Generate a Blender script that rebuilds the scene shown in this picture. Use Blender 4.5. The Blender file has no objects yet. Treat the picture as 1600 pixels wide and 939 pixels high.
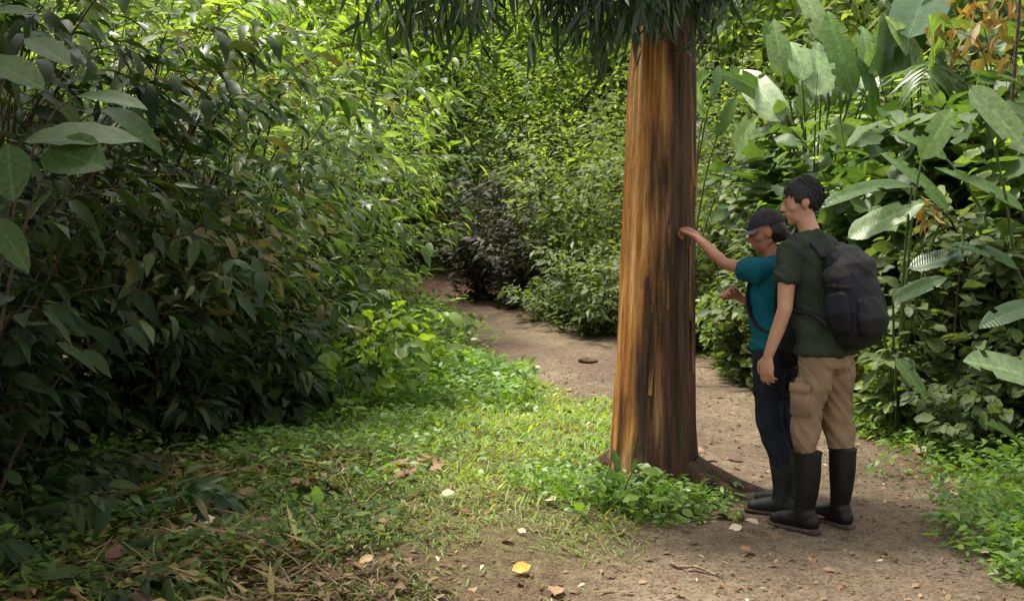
import bpy, bmesh, math, random
import numpy as np
from mathutils import Vector, Matrix, noise as mnoise

sc = bpy.context.scene
COL = sc.collection
R = math.radians
PI = math.pi

# ------------------------------------------------------------------ camera, sky, sun, exposure
FPX = 1667.0            # focal length in pixels of the 1600 px wide photograph
CAMH = 1.5
PITCH = math.atan((469.5 - 360.0) / FPX)
cam = bpy.data.cameras.new('camera')
cam.lens = FPX / 1600.0 * 36.0
cam.sensor_width = 36.0
cam.clip_start = 0.05
cam.clip_end = 600.0
camo = bpy.data.objects.new('camera', cam)
COL.objects.link(camo)
camo.location = (0, 0, CAMH)
camo.rotation_euler = (PI / 2 - PITCH, 0, 0)
sc.camera = camo

SUN_EL, SUN_AZ = R(66), R(-62)          # azimuth measured from +Y towards +X
world = bpy.data.worlds.new('World')
sc.world = world
world.use_nodes = True
wn = world.node_tree
wn.nodes.clear()
sky = wn.nodes.new('ShaderNodeTexSky')
sky.sky_type = 'NISHITA'
sky.sun_disc = False
sky.sun_elevation = SUN_EL
sky.sun_rotation = SUN_AZ
sky.dust_density = 3.0
sky.air_density = 1.0
sky.ozone_density = 0.6
hs = wn.nodes.new('ShaderNodeHueSaturation')
hs.inputs['Saturation'].default_value = 0.0
bg = wn.nodes.new('ShaderNodeBackground')
bg.inputs['Strength'].default_value = 0.13
wo = wn.nodes.new('ShaderNodeOutputWorld')
wn.links.new(sky.outputs[0], hs.inputs['Color'])
wn.links.new(hs.outputs[0], bg.inputs['Color'])
wn.links.new(bg.outputs[0], wo.inputs['Surface'])

sl = bpy.data.lights.new('sun', 'SUN')
sl.energy = 3.2
sl.angle = R(9)
sl.color = (1.0, 0.93, 0.80)
so = bpy.data.objects.new('sun', sl)
COL.objects.link(so)
sd = Vector((math.sin(SUN_AZ) * math.cos(SUN_EL), math.cos(SUN_AZ) * math.cos(SUN_EL), math.sin(SUN_EL)))
so.rotation_euler = sd.to_track_quat('Z', 'Y').to_euler()
so.location = sd * 40

sc.view_settings.view_transform = 'Standard'
sc.view_settings.look = 'None'
sc.view_settings.gamma = 1.0
sc.view_settings.exposure = 1.33
sc.view_settings.use_curve_mapping = False
sc.render.engine = 'CYCLES'
sc.cycles.use_denoising = True
sc.cycles.max_bounces = 6
sc.cycles.diffuse_bounces = 3
sc.cycles.glossy_bounces = 2
sc.cycles.transmission_bounces = 4
sc.cycles.transparent_max_bounces = 4

# ------------------------------------------------------------------ helpers
def tag(o, label=None, cat=None, group=None, kind=None):
    if label: o['label'] = label
    if cat: o['category'] = cat
    if group: o['group'] = group
    if kind: o['kind'] = kind
    return o

def empty(name, loc, label, cat, group=None, rz=0.0):
    o = bpy.data.objects.new(name, None)
    COL.objects.link(o)
    o.location = loc
    o.rotation_euler = (0, 0, rz)
    o.empty_display_size = 0.1
    tag(o, label, cat, group)
    return o

def link(name, me, mat=None, parent=None, loc=None):
    o = bpy.data.objects.new(name, me)
    COL.objects.link(o)
    if mat is not None and len(me.materials) == 0:
        me.materials.append(mat)
    if parent is not None:
        o.parent = parent
    if loc is not None:
        o.location = loc
    return o

def mesh_np(name, V, F, smooth=True, rnd=None, extra=None):
    """V (n,3), F list of arrays (quads and/or tris as int arrays)."""
    me = bpy.data.meshes.new(name)
    V = np.asarray(V, dtype=np.float32)
    if not isinstance(F, (list, tuple)) or (len(F) and not isinstance(F[0], np.ndarray)):
        F = [np.asarray(F, dtype=np.int32)]
    F = [f for f in F if len(f)]
    me.vertices.add(len(V))
    me.vertices.foreach_set('co', V.ravel())
    nl = sum(f.size for f in F)
    nf = sum(len(f) for f in F)
    me.loops.add(nl)
    me.polygons.add(nf)
    me.loops.foreach_set('vertex_index', np.concatenate([f.ravel() for f in F]).astype(np.int32))
    starts, s = [], 0
    for f in F:
        k = f.shape[1]
        starts.append(s + np.arange(len(f)) * k)
        s += f.size
    me.polygons.foreach_set('loop_start', np.concatenate(starts).astype(np.int32))
    if smooth:
        me.polygons.foreach_set('use_smooth', np.ones(nf, dtype=bool))
    if rnd is not None:
        a = me.attributes.new('rnd', 'FLOAT', 'POINT')
        a.data.foreach_set('value', np.asarray(rnd, dtype=np.float32))
    if extra:
        for k, v in extra.items():
            a = me.attributes.new(k, 'FLOAT', 'POINT')
            a.data.foreach_set('value', np.asarray(v, dtype=np.float32))
    me.update(calc_edges=True)
    return me

def unit(v):
    v = np.asarray(v, dtype=float)
    return v / (np.linalg.norm(v, axis=-1, keepdims=True) + 1e-9)

def at(px, py, Y):
    """the point at depth Y (metres along the ground) seen at photograph pixel px, py"""
    a = (469.5 - py) / FPX
    dy = math.cos(PITCH) + a * math.sin(PITCH)
    dz = -math.sin(PITCH) + a * math.cos(PITCH)
    return np.array([(px - 800.0) / FPX / dy * Y, Y, CAMH + dz / dy * Y])

# value noise on a lattice
_rs = np.random.RandomState(7)
_LAT = _rs.rand(256, 256)
def vnoise(x, y):
    xi = np.floor(x).astype(int); yi = np.floor(y).astype(int)
    fx = x - xi; fy = y - yi
    fx = fx * fx * (3 - 2 * fx); fy = fy * fy * (3 - 2 * fy)
    g = lambda a, b: _LAT[a & 255, b & 255]
    return (g(xi, yi) * (1 - fx) + g(xi + 1, yi) * fx) * (1 - fy) + (g(xi, yi + 1) * (1 - fx) + g(xi + 1, yi + 1) * fx) * fy

def sstep(a, b, x):
    t = np.clip((x - a) / (b - a), 0, 1)
    return t * t * (3 - 2 * t)

PY = [-20, 2, 4, 4.6, 5.3, 6.0, 7.35, 9, 10.4, 12.2, 13.9, 16, 18, 21, 24, 30, 40]
PC = [.9, .9, 1.1, 1.35, 1.65, 1.85, 1.85, 1.6, 1.2, 0.8, 0.45, 0.0, -.6, -1.3, -2.4, -5, -9]
PW = [1.5, 1.5, 1.25, 1.05, .85, .75, .75, .9, 1.2, 1.25, 1.25, 1.1, .95, .7, .7, .7, .7]
def pathness(X, Y):
    """>0 inside the trail, in metres from its edge"""
    c = np.interp(Y, PY, PC); w = np.interp(Y, PY, PW)
    d = w - np.abs(X - c)
    return d + (vnoise(X * 2.3 + 9, Y * 1.7) - .5) * .55 + (vnoise(X * 8 + 3, Y * 6) - .5) * .22

def ground_z(X, Y):
    X = np.asarray(X, dtype=float); Y = np.asarray(Y, dtype=float)
    z = .60 * sstep(9, 21, Y) + .05 * np.clip(Y - 21, 0, 11) + .36 * np.clip(Y - 32, 0, 40)
    z = z + .22 * np.clip(np.abs(X - .4) - 11, 0, 40)
    d = np.interp(Y, PY, PW) - np.abs(X - np.interp(Y, PY, PC))
    z = z + .10 * sstep(.3, -1.6, d) * (vnoise(X * .8, Y * .8) + .35)
    z = z + .05 * (vnoise(X * 2.1 + 40, Y * 2.1) - .5) + .016 * (vnoise(X * 7, Y * 7 + 11) - .5) * sstep(16, 9, Y)
    z = z + .012 * (vnoise(X * 17, Y * 17 + 5) - .5) * sstep(12, 7, Y)
    return z

def gz(x, y):
    return float(ground_z(np.array([x]), np.array([y]))[0])

# ------------------------------------------------------------------ materials
def nmat(name):
    m = bpy.data.materials.new(name)
    m.use_nodes = True
    nt = m.node_tree
    b = nt.nodes['Principled BSDF']
    return m, nt, b

def nd(nt, t, **kw):
    n = nt.nodes.new(t)
    for k, v in kw.items():
        if k in n.inputs.keys() if hasattr(n.inputs, 'keys') else False:
            n.inputs[k].default_value = v
        else:
            setattr(n, k, v)
    return n

def ramp(nt, stops, interp='LINEAR'):
    n = nt.nodes.new('ShaderNodeValToRGB')
    cr = n.color_ramp
    cr.interpolation = interp
    while len(cr.elements) < len(stops):
        cr.elements.new(0.5)
    for e, (p, c) in zip(cr.elements, stops):
        e.position = p
        e.color = (c[0], c[1], c[2], 1)
    return n

def leafmat(name, cols, rough=.42, trans=.3, under=1.35, spec=.5, veins=False):
    """cols: list of leaf colours picked at random per leaf; rnd attribute or object random"""
    m, nt, b = nmat(name)
    L = nt.links.new
    at_ = nd(nt, 'ShaderNodeAttribute', attribute_name='rnd')
    oi = nd(nt, 'ShaderNodeObjectInfo')
    ad = nd(nt, 'ShaderNodeMath', operation='ADD')
    L(at_.outputs['Fac'], ad.inputs[0]); L(oi.outputs['Random'], ad.inputs[1])
    fr = nd(nt, 'ShaderNodeMath', operation='FRACT')
    L(ad.outputs[0], fr.inputs[0])
    n = len(cols)
    rp = ramp(nt, [(i / max(1, n - 1), c) for i, c in enumerate(cols)])
    L(fr.outputs[0], rp.inputs[0])
    tc = nd(nt, 'ShaderNodeTexCoord')
    ns = nd(nt, 'ShaderNodeTexNoise')
    ns.inputs['Scale'].default_value = 18
    ns.inputs['Detail'].default_value = 3
    L(tc.outputs['Object'], ns.inputs['Vector'])
    mr = nd(nt, 'ShaderNodeMapRange')
    mr.inputs[1].default_value = .3; mr.inputs[2].default_value = .7
    mr.inputs[3].default_value = .72; mr.inputs[4].default_value = 1.25
    L(ns.outputs[0], mr.inputs[0])
    geo = nd(nt, 'ShaderNodeNewGeometry')
    bm_ = nd(nt, 'ShaderNodeMapRange')
    bm_.inputs[3].default_value = 1.0; bm_.inputs[4].default_value = under
    L(geo.outputs['Backfacing'], bm_.inputs[0])
    mu = nd(nt, 'ShaderNodeMath', operation='MULTIPLY')
    L(mr.outputs[0], mu.inputs[0]); L(bm_.outputs[0], mu.inputs[1])
    vm = nd(nt, 'ShaderNodeVectorMath', operation='SCALE')
    L(rp.outputs[0], vm.inputs[0]); L(mu.outputs[0], vm.inputs['Scale'])
    col = vm.outputs[0]
    if veins:       # midrib and side veins, laid out along the blade (object space of the single leaf)
        sx = nd(nt, 'ShaderNodeSeparateXYZ'); L(tc.outputs['Object'], sx.inputs[0])
        ab = nd(nt, 'ShaderNodeMath', operation='ABSOLUTE'); L(sx.outputs[0], ab.inputs[0])
        ma = nd(nt, 'ShaderNodeMath', operation='MULTIPLY_ADD'); ma.inputs[1].default_value = -veins
        L(ab.outputs[0], ma.inputs[0]); L(sx.outputs[1], ma.inputs[2])
        fq = nd(nt, 'ShaderNodeMath', operation='MULTIPLY'); fq.inputs[1].default_value = 190
        L(ma.outputs[0], fq.inputs[0])
        sn = nd(nt, 'ShaderNodeMath', operation='SINE'); L(fq.outputs[0], sn.inputs[0])
        sm = nd(nt, 'ShaderNodeMapRange'); sm.inputs[1].default_value = -1; sm.inputs[3].default_value = .93; sm.inputs[4].default_value = 1.05
        L(sn.outputs[0], sm.inputs[0])
        mb = nd(nt, 'ShaderNodeMapRange'); mb.inputs[1].default_value = .006; mb.inputs[2].default_value = .02; mb.inputs[3].default_value = 1.5; mb.inputs[4].default_value = 1.0
        L(ab.outputs[0], mb.inputs[0])
        m1 = nd(nt, 'ShaderNodeMath', operation='MULTIPLY'); L(sm.outputs[0], m1.inputs[0]); L(mb.outputs[0], m1.inputs[1])
        v2 = nd(nt, 'ShaderNodeVectorMath', operation='SCALE'); L(col, v2.inputs[0]); L(m1.outputs[0], v2.inputs['Scale'])
        # ragged yellow brown blemishes
        bn = nd(nt, 'ShaderNodeTexNoise'); bn.inputs['Scale'].default_value = 5; bn.inputs['Detail'].default_value = 6
        L(tc.outputs['Object'], bn.inputs['Vector'])
        br = ramp(nt, [(.62, (0, 0, 0)), (.70, (.7, .7, .7))]); L(bn.outputs[0], br.inputs[0])
        mxb = nd(nt, 'ShaderNodeMix', data_type='RGBA'); mxb.inputs[7].default_value = (.2, .16, .05, 1)
        L(br.outputs[0], mxb.inputs[0]); L(v2.outputs[0], mxb.inputs[6])
        col = mxb.outputs[2]
        bp = nd(nt, 'ShaderNodeBump')
        bp.inputs['Strength'].default_value = .25
        bp.inputs['Distance'].default_value = .002
        L(sn.outputs[0], bp.inputs['Height'])
        L(bp.outputs[0], b.inputs['Normal'])
    L(col, b.inputs['Base Color'])
    b.inputs['Roughness'].default_value = rough
    b.inputs['Specular IOR Level'].default_value = spec
    tr = nd(nt, 'ShaderNodeBsdfTranslucent')
    g = nd(nt, 'ShaderNodeMix', data_type='RGBA', blend_type='MULTIPLY')
    g.inputs[0].default_value = 1.0
    L(col, g.inputs[6]); g.inputs[7].default_value = (1.9, 1.9, .7, 1)
    L(g.outputs[2], tr.inputs[0])
    mx = nd(nt, 'ShaderNodeMixShader')
    mx.inputs[0].default_value = trans
    L(b.outputs[0], mx.inputs[1]); L(tr.outputs[0], mx.inputs[2])
    out = nt.nodes['Material Output']
    L(mx.outputs[0], out.inputs['Surface'])
    return m

def plain(name, c1, c2=None, scale=30, rough=.8, bump=.3, dist=.01, spec=.3, detail=5, stretch=None):
    m, nt, b = nmat(name)
    L = nt.links.new
    c2 = c2 or tuple(x * .6 for x in c1)
    tc = nd(nt, 'ShaderNodeTexCoord')
    ns = nd(nt, 'ShaderNodeTexNoise')
    ns.inputs['Scale'].default_value = scale
    ns.inputs['Detail'].default_value = detail
    if stretch:
        mp = nd(nt, 'ShaderNodeMapping')
        mp.inputs['Scale'].default_value = stretch
        L(tc.outputs['Object'], mp.inputs[0]); L(mp.outputs[0], ns.inputs['Vector'])
    else:
        L(tc.outputs['Object'], ns.inputs['Vector'])
    rp = ramp(nt, [(.32, c2), (.68, c1)])
    L(ns.outputs[0], rp.inputs[0])
    L(rp.outputs[0], b.inputs['Base Color'])
    b.inputs['Roughness'].default_value = rough
    b.inputs['Specular IOR Level'].default_value = spec
    bp = nd(nt, 'ShaderNodeBump')
    bp.inputs['Strength'].default_value = bump
    bp.inputs['Distance'].default_value = dist
    L(ns.outputs[0], bp.inputs['Height'])
    L(bp.outputs[0], b.inputs['Normal'])
    return m

M = {}
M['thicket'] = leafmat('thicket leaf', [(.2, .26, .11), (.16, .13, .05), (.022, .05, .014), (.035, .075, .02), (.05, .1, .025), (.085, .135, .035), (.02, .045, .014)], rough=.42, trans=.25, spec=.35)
M['thicket_shaded'] = leafmat('shaded thicket leaf', [(.010, .022, .006), (.02, .042, .009), (.035, .058, .014), (.014, .028, .007), (.065, .09, .025)], rough=.5, trans=.14, spec=.2)  # same leaf in darker greens, shade put into the colour
M['thicket_lit'] = leafmat('lit thicket leaf', [(.05, .09, .03), (.1, .16, .05), (.17, .24, .09), (.04, .08, .02), (.24, .31, .15), (.08, .14, .035)], rough=.4, trans=.35, spec=.4)  # same leaf paled, bright highlights put into the colour
M['bright'] = leafmat('sunlit leaf', [(.05, .1, .02), (.12, .19, .035), (.2, .27, .05), (.07, .13, .03), (.16, .24, .06), (.24, .32, .1)], rough=.45, trans=.4)  # leaf greens lightened to look sunlit
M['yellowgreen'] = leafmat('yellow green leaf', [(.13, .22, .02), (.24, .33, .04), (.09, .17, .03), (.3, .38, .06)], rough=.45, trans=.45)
M['soft'] = leafmat('pale background leaf', [(.07, .11, .03), (.12, .17, .045), (.17, .22, .065), (.09, .13, .035), (.22, .27, .1)], rough=.6, spec=.25, trans=.4)
M['mid'] = leafmat('mid green leaf', [(.05, .08, .022), (.09, .13, .04), (.13, .17, .06), (.07, .10, .03), (.16, .2, .08)], rough=.55, spec=.35, trans=.3)
M['dry_shaded'] = leafmat('browning shaded leaf', [(.026, .026, .013), (.018, .026, .011), (.05, .032, .02), (.03, .045, .016)], rough=.7, trans=.2)  # brown leaves darkened further to paint the shade of a hollow
M['palm'] = leafmat('palm leaflet', [(.05, .1, .025), (.08, .14, .03), (.11, .17, .045), (.06, .11, .03)], rough=.38, trans=.3)
M['paddle_soft'] = leafmat('broad soft leaf', [(.04, .08, .022), (.065, .115, .032), (.1, .155, .05), (.05, .095, .028)], rough=.5, trans=.3, spec=.3)
M['paddle'] = leafmat('paddle leaf', [(.07, .14, .03), (.1, .18, .045), (.13, .21, .055)], rough=.32, trans=.35, under=1.5, veins=.35)
M['paddle_pale'] = leafmat('pale paddle leaf', [(.2, .3, .13), (.25, .34, .17), (.16, .26, .1)], rough=.34, trans=.3, under=1.2, veins=.35)
M['paddle_deep'] = leafmat('deep paddle leaf', [(.03, .07, .02), (.04, .09, .025)], rough=.34, trans=.3, veins=.35)
M['euc'] = leafmat('hanging narrow leaf', [(.012, .028, .012), (.022, .045, .018), (.03, .06, .02), (.045, .075, .025)], rough=.45, trans=.15)
M['grass'] = leafmat('grass blade', [(.15, .26, .03), (.24, .32, .04), (.36, .38, .08), (.12, .22, .025), (.26, .34, .05)], rough=.5, trans=.4)
M['drygrass'] = leafmat('dry grass blade', [(.26, .24, .08), (.16, .2, .05), (.22, .2, .08), (.13, .22, .035), (.18, .27, .045)], rough=.6, trans=.3)
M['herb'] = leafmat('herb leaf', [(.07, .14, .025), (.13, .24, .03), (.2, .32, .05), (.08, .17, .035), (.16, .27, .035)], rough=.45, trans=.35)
M['herb_shaded'] = leafmat('shaded herb leaf', [(.03, .055, .014), (.07, .115, .02), (.04, .07, .02), (.1, .15, .03), (.14, .19, .035)], rough=.6, trans=.25, spec=.2)  # darker copy of the herb leaf, shade put into its greens
M['deadleaf'] = leafmat('dead leaf', [(.16, .08, .04), (.24, .13, .06), (.1, .05, .03), (.3, .19, .1), (.2, .09, .06)], rough=.7, trans=.1, under=1.2)
M['deadleaf2'] = leafmat('old litter leaf', [(.07, .045, .025), (.15, .1, .055), (.05, .03, .02), (.24, .17, .09), (.11, .06, .035), (.3, .23, .14)], rough=.8, trans=.05, under=1.1, spec=.15)
M['yellowleaf'] = leafmat('yellow fallen leaf', [(.48, .3, .03), (.42, .25, .03)], rough=.5, trans=.1)
M['paleleaf'] = leafmat('pale fallen leaf', [(.5, .42, .28), (.6, .5, .36), (.42, .3, .2)], rough=.6, trans=.1)
M['straw'] = leafmat('dry hanging leaf', [(.22, .15, .07), (.3, .22, .08), (.2, .1, .05), (.26, .2, .06), (.16, .17, .05)], rough=.65, trans=.25)
M['orange'] = leafmat('orange bract', [(.3, .14, .04), (.34, .22, .05), (.22, .17, .05)], rough=.5, trans=.2)
M['twig'] = plain('twig bark', (.1, .07, .04), (.035, .028, .018), scale=40, rough=.85, bump=.4)
M['greenstem'] = plain('green stem', (.09, .13, .04), (.04, .07, .02), scale=30, rough=.55)
M['farbark'] = plain('distant bark', (.1, .08, .06), (.03, .03, .022), scale=12, rough=.9, bump=.5, stretch=(3, 3, .5))
M['deadwood'] = plain('dead wood', (.3, .22, .14), (.12, .08, .05), scale=30, rough=.85, bump=.5, stretch=(2, 2, 2))
M['stone'] = plain('mossy stone', (.13, .09, .05), (.05, .035, .022), scale=20, rough=.9, bump=.5)

def ground_material(name, is_path):
    m, nt, b = nmat(name)
    L = nt.links.new
    tc = nd(nt, 'ShaderNodeTexCoord')
    def noise(s, d=6, r=.6):
        n = nd(nt, 'ShaderNodeTexNoise')
        n.inputs['Scale'].default_value = s; n.inputs['Detail'].default_value = d; n.inputs['Roughness'].default_value = r
        L(tc.outputs['Object'], n.inputs['Vector'])
        return n
    n1, n2, n3 = noise(1.3), noise(14, 8, .7), noise(70, 4)
    dirt = ramp(nt, [(.3, (.07, .049, .031)), (.48, (.165, .122, .08)), (.66, (.29, .225, .155))])
    mixn = nd(nt, 'ShaderNodeMath', operation='MULTIPLY_ADD')
    L(n2.outputs[0], mixn.inputs[0]); mixn.inputs[1].default_value = .5
    hl = nd(nt, 'ShaderNodeMath', operation='MULTIPLY'); hl.inputs[1].default_value = .5
    L(n1.outputs[0], hl.inputs[0]); L(hl.outputs[0], mixn.inputs[2])
    L(mixn.outputs[0], dirt.inputs[0])
    # reddish far stretch of the trail and small dark crumbs
    soil = ramp(nt, [(.3, (.055, .036, .02)), (.46, (.13, .092, .05)), (.58, (.13, .13, .045)), (.72, (.24, .19, .1))])
    L(n2.outputs[0], soil.inputs[0])
    pa = nd(nt, 'ShaderNodeAttribute', attribute_name='pathness')
    pm = nd(nt, 'ShaderNodeMapRange'); pm.inputs[1].default_value = -.35; pm.inputs[2].default_value = .35
    L(pa.outputs['Fac'], pm.inputs[0])
    nn = nd(nt, 'ShaderNodeMath', operation='MULTIPLY_ADD'); nn.inputs[1].default_value = 1.2; nn.inputs[2].default_value = -.6
    L(n2.outputs[0], nn.inputs[0])
    ad = nd(nt, 'ShaderNodeMath', operation='ADD', use_clamp=True)
    L(pm.outputs[0], ad.inputs[0]); L(nn.outputs[0], ad.inputs[1])
    mx = nd(nt, 'ShaderNodeMix', data_type='RGBA')
    L(ad.outputs[0], mx.inputs[0]); L(soil.outputs[0], mx.inputs[6]); L(dirt.outputs[0], mx.inputs[7])
    ra = nd(nt, 'ShaderNodeAttribute', attribute_name='redsoil')
    mx2 = nd(nt, 'ShaderNodeMix', data_type='RGBA')
    L(ra.outputs['Fac'], mx2.inputs[0]); L(mx.outputs[2], mx2.inputs[6])
    red = ramp(nt, [(.3, (.06, .03, .025)), (.7, (.17, .08, .065))])
    L(n2.outputs[0], red.inputs[0]); L(red.outputs[0], mx2.inputs[7])
    cr = ramp(nt, [(.38, (.3, .27, .24)), (.5, (1, 1, 1))])
    L(n3.outputs[0], cr.inputs[0])
    mx3 = nd(nt, 'ShaderNodeMix', data_type='RGBA', blend_type='MULTIPLY'); mx3.inputs[0].default_value = .8
    L(mx2.outputs[2], mx3.inputs[6]); L(cr.outputs[0], mx3.inputs[7])
    L(mx3.outputs[2], b.inputs['Base Color'])
    b.inputs['Roughness'].default_value = .85
    b.inputs['Specular IOR Level'].default_value = .25
    bp = nd(nt, 'ShaderNodeBump'); bp.inputs['Strength'].default_value = .7; bp.inputs['Distance'].default_value = .03
    sm = nd(nt, 'ShaderNodeMath', operation='ADD')
    L(n2.outputs[0], sm.inputs[0]); L(n3.outputs[0], sm.inputs[1])
    L(sm.outputs[0], bp.inputs['Height']); L(bp.outputs[0], b.inputs['Normal'])
    return m

# ------------------------------------------------------------------ the ground and the trail
def build_ground():
    def axis(parts):
        out = []
        for a, b_, st in parts:
            out.append(np.arange(a, b_, st))
        return np.unique(np.round(np.concatenate(out), 4))
    xs = axis([(-90, -20, 5), (-20, -6, .7), (-6, -3, .15), (-3, 4, .05), (4, 8, .15), (8, 20, .7), (20, 91, 5)])
    ys = axis([(-30, 0, 3), (0, 3.5, .3), (3.5, 12, .05), (12, 24, .14), (24, 40, .7), (40, 141, 5)])
    X, Y = np.meshgrid(xs, ys)
    Z = ground_z(X, Y)
    P = pathness(X, Y)
    V = np.stack([X, Y, Z], -1).reshape(-1, 3)
    ny, nx = X.shape
    i = (np.arange(ny - 1)[:, None] * nx + np.arange(nx - 1)[None]).ravel()
    F = np.stack([i, i + 1, i + nx + 1, i + nx], -1)
    pf = P.ravel()
    cen = pf[F].mean(1)
    yc = V[F][:, :, 1].mean(1)
    onp = (cen > 0) & (yc > -10) & (yc < 30)
    red = sstep(13.5, 17.5, Y).ravel() * .8 + sstep(.55, .75, vnoise(X * 1.1 + 5, Y * .9)).ravel() * .25
    for name, sel in (('path', onp), ('ground', ~onp)):
        f = F[sel]
        used, inv = np.unique(f, return_inverse=True)
        me = mesh_np(name, V[used], [inv.reshape(-1, 4)], extra={'pathness': pf[used], 'redsoil': red[used]})
        o = link(name, me, ground_material('trail earth' if name == 'path' else 'forest floor', name == 'path'))
        o['kind'] = 'structure'
build_ground()

# ------------------------------------------------------------------ leaves
def leaf_tpl(n=4, w=.16, fold=.25, droop=.25, peak=.4, tip=1.0, wavy=0.0, stalk=.0, cross=1):
    """a leaf along +Y of length 1: strip with a folded midrib; returns V, F(quads)"""
    t = np.linspace(0, 1, n + 1)
    prof = np.where(t < peak, np.abs(np.sin(t / peak * PI / 2)) ** .8, np.abs(np.cos((t - peak) / (1 - peak) * PI / 2)) ** tip)
    prof = np.maximum(prof, .03) * w
    k = 2 * cross + 1
    V = []
    for i, tt in enumerate(t):
        y = stalk + tt * (1 - stalk)
        z = -droop * y * y
        for j in range(-cross, cross + 1):
            u = j / cross
            V.append((u * prof[i], y * (1 - .25 * droop * y), z + abs(u) * prof[i] * fold + wavy * math.sin(i * 2.3 + j) * w * .3 * abs(u)))
    V = np.array(V)
    F = []
    for i in range(n):
        for j in range(k - 1):
            a = i * k + j
            F.append((a, a + 1, a + 1 + k, a + k))
    return V, np.array(F)

def leaf_flat(w, droop, peak=.35, bend=.25):
    """the cheapest leaf: two quads, bent across its length"""
    V, F = [], [(0, 1, 3, 2), (2, 3, 5, 4)]
    for t, ww in ((0, .15), (peak, 1.0), (1, .04)):
        for u in (-1, 1):
            V.append((u * w * ww, t * (1 - .2 * droop * t), -droop * t * t + u * bend * w * ww))
    return np.array(V), np.array(F)

TPL = {
    'lance': [leaf_tpl(3, w, .3, d, .38) for w, d in ((.13, .1), (.11, .28), (.15, .45), (.17, .3), (.2, .15))],
    'lance_hi': [leaf_tpl(6, w, .3, d, .38, wavy=.5) for w, d in ((.13, .1), (.11, .3), (.15, .5), (.18, .35), (.2, .6))],
    'oval': [leaf_tpl(4, .26, .2, d, .45, .7) for d in (.1, .3)],
    'oval_hi': [leaf_tpl(6, .27, .22, d, .45, .7, wavy=.5) for d in (.1, .3)],
    'broad_hi': [leaf_tpl(12, .27, .22, d, .45, .7, wavy=.12, cross=2) for d in (.1, .35)],
    'simple': [leaf_tpl(2, .2, .35, d, .5) for d in (.1, .35)],
    'narrow': [leaf_tpl(3, .07, .2, d, .35) for d in (.05, .3)],
    'leaflet': [leaf_tpl(3, .06, .3, d, .3) for d in (.15, .45)],
    'blade': [leaf_flat(.045, d, .4) for d in (.25, .5, .8)],
    'flat': [leaf_flat(.2, d, .42, b_) for d, b_ in ((.1, .2), (.3, -.3), (.5, .4))],
}

def frames(D, N):
    D = unit(D)
    N = N - D * np.sum(D * N, -1, keepdims=True)
    N = unit(N)
    Xx = np.cross(D, N)
    return np.stack([Xx, D, N], -1)      # columns x, y, z

def merge(tpls, P, Dm, L, rng, rndvals=None):
    """instances of templates merged: P (n,3), Dm (n,3,3), L (n,)"""
    Vs, Fs, Rs = [], [], []
    off = 0
    which = rng.randint(0, len(tpls), len(P))
    rv = rng.rand(len(P)) if rndvals is None else rndvals
    for k, (tv, tf) in enumerate(tpls):
        s = which == k
        if not s.any(): continue
        v = np.einsum('nij,vj->nvi', Dm[s], tv) * L[s][:, None, None] + P[s][:, None, :]
        n = s.sum()
        f = tf[None] + (np.arange(n) * len(tv))[:, None, None] + off
        Vs.append(v.reshape(-1, 3)); Fs.append(f.reshape(-1, tf.shape[1]))
        Rs.append(np.repeat(rv[s], len(tv)))
        off += n * len(tv)
    return np.concatenate(Vs), np.concatenate(Fs), np.concatenate(Rs)

_leafmesh = {}
def leaf_mesh(kind, i, mat):
    key = (kind, i, mat.name)
    if key not in _leafmesh:
        v, f = TPL[kind][i]
        me = mesh_np('leaf', v, [f])
        me.materials.append(mat)
        _leafmesh[key] = me
    return _leafmesh[key]

def tubes(paths, radii, sides=4):
    """paths: list of (k,3) arrays; radii: list of (r0,r1); merged tapered tubes"""
    Vs, Fs = [], []
    off = 0
    for p, (r0, r1) in zip(paths, radii):
        p = np.asarray(p, float)
        k = len(p)
        T = unit(np.gradient(p, axis=0))
        ref = np.array([1., 0, 0]) if abs(T[0][0]) < .8 else np.array([0, 0, 1.])
        A = unit(np.cross(T, ref)); B = np.cross(T, A)
        a = np.linspace(0, 2 * PI, sides, endpoint=False)
        r = np.linspace(r0, r1, k)
        ring = p[:, None] + r[:, None, None] * (A[:, None] * np.cos(a)[None, :, None] + B[:, None] * np.sin(a)[None, :, None])
        Vs.append(ring.reshape(-1, 3))
        for i in range(k - 1):
            for j in range(sides):
                j2 = (j + 1) % sides
                Fs.append((off + i * sides + j, off + i * sides + j2, off + (i + 1) * sides + j2, off + (i + 1) * sides + j))
        off += k * sides
    return np.concatenate(Vs), np.array(Fs)

def bez(p0, p1, p2, n):
    t = np.linspace(0, 1, n)[:, None]
    return (1 - t) ** 2 * p0 + 2 * t * (1 - t) * p1 + t * t * p2

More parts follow.
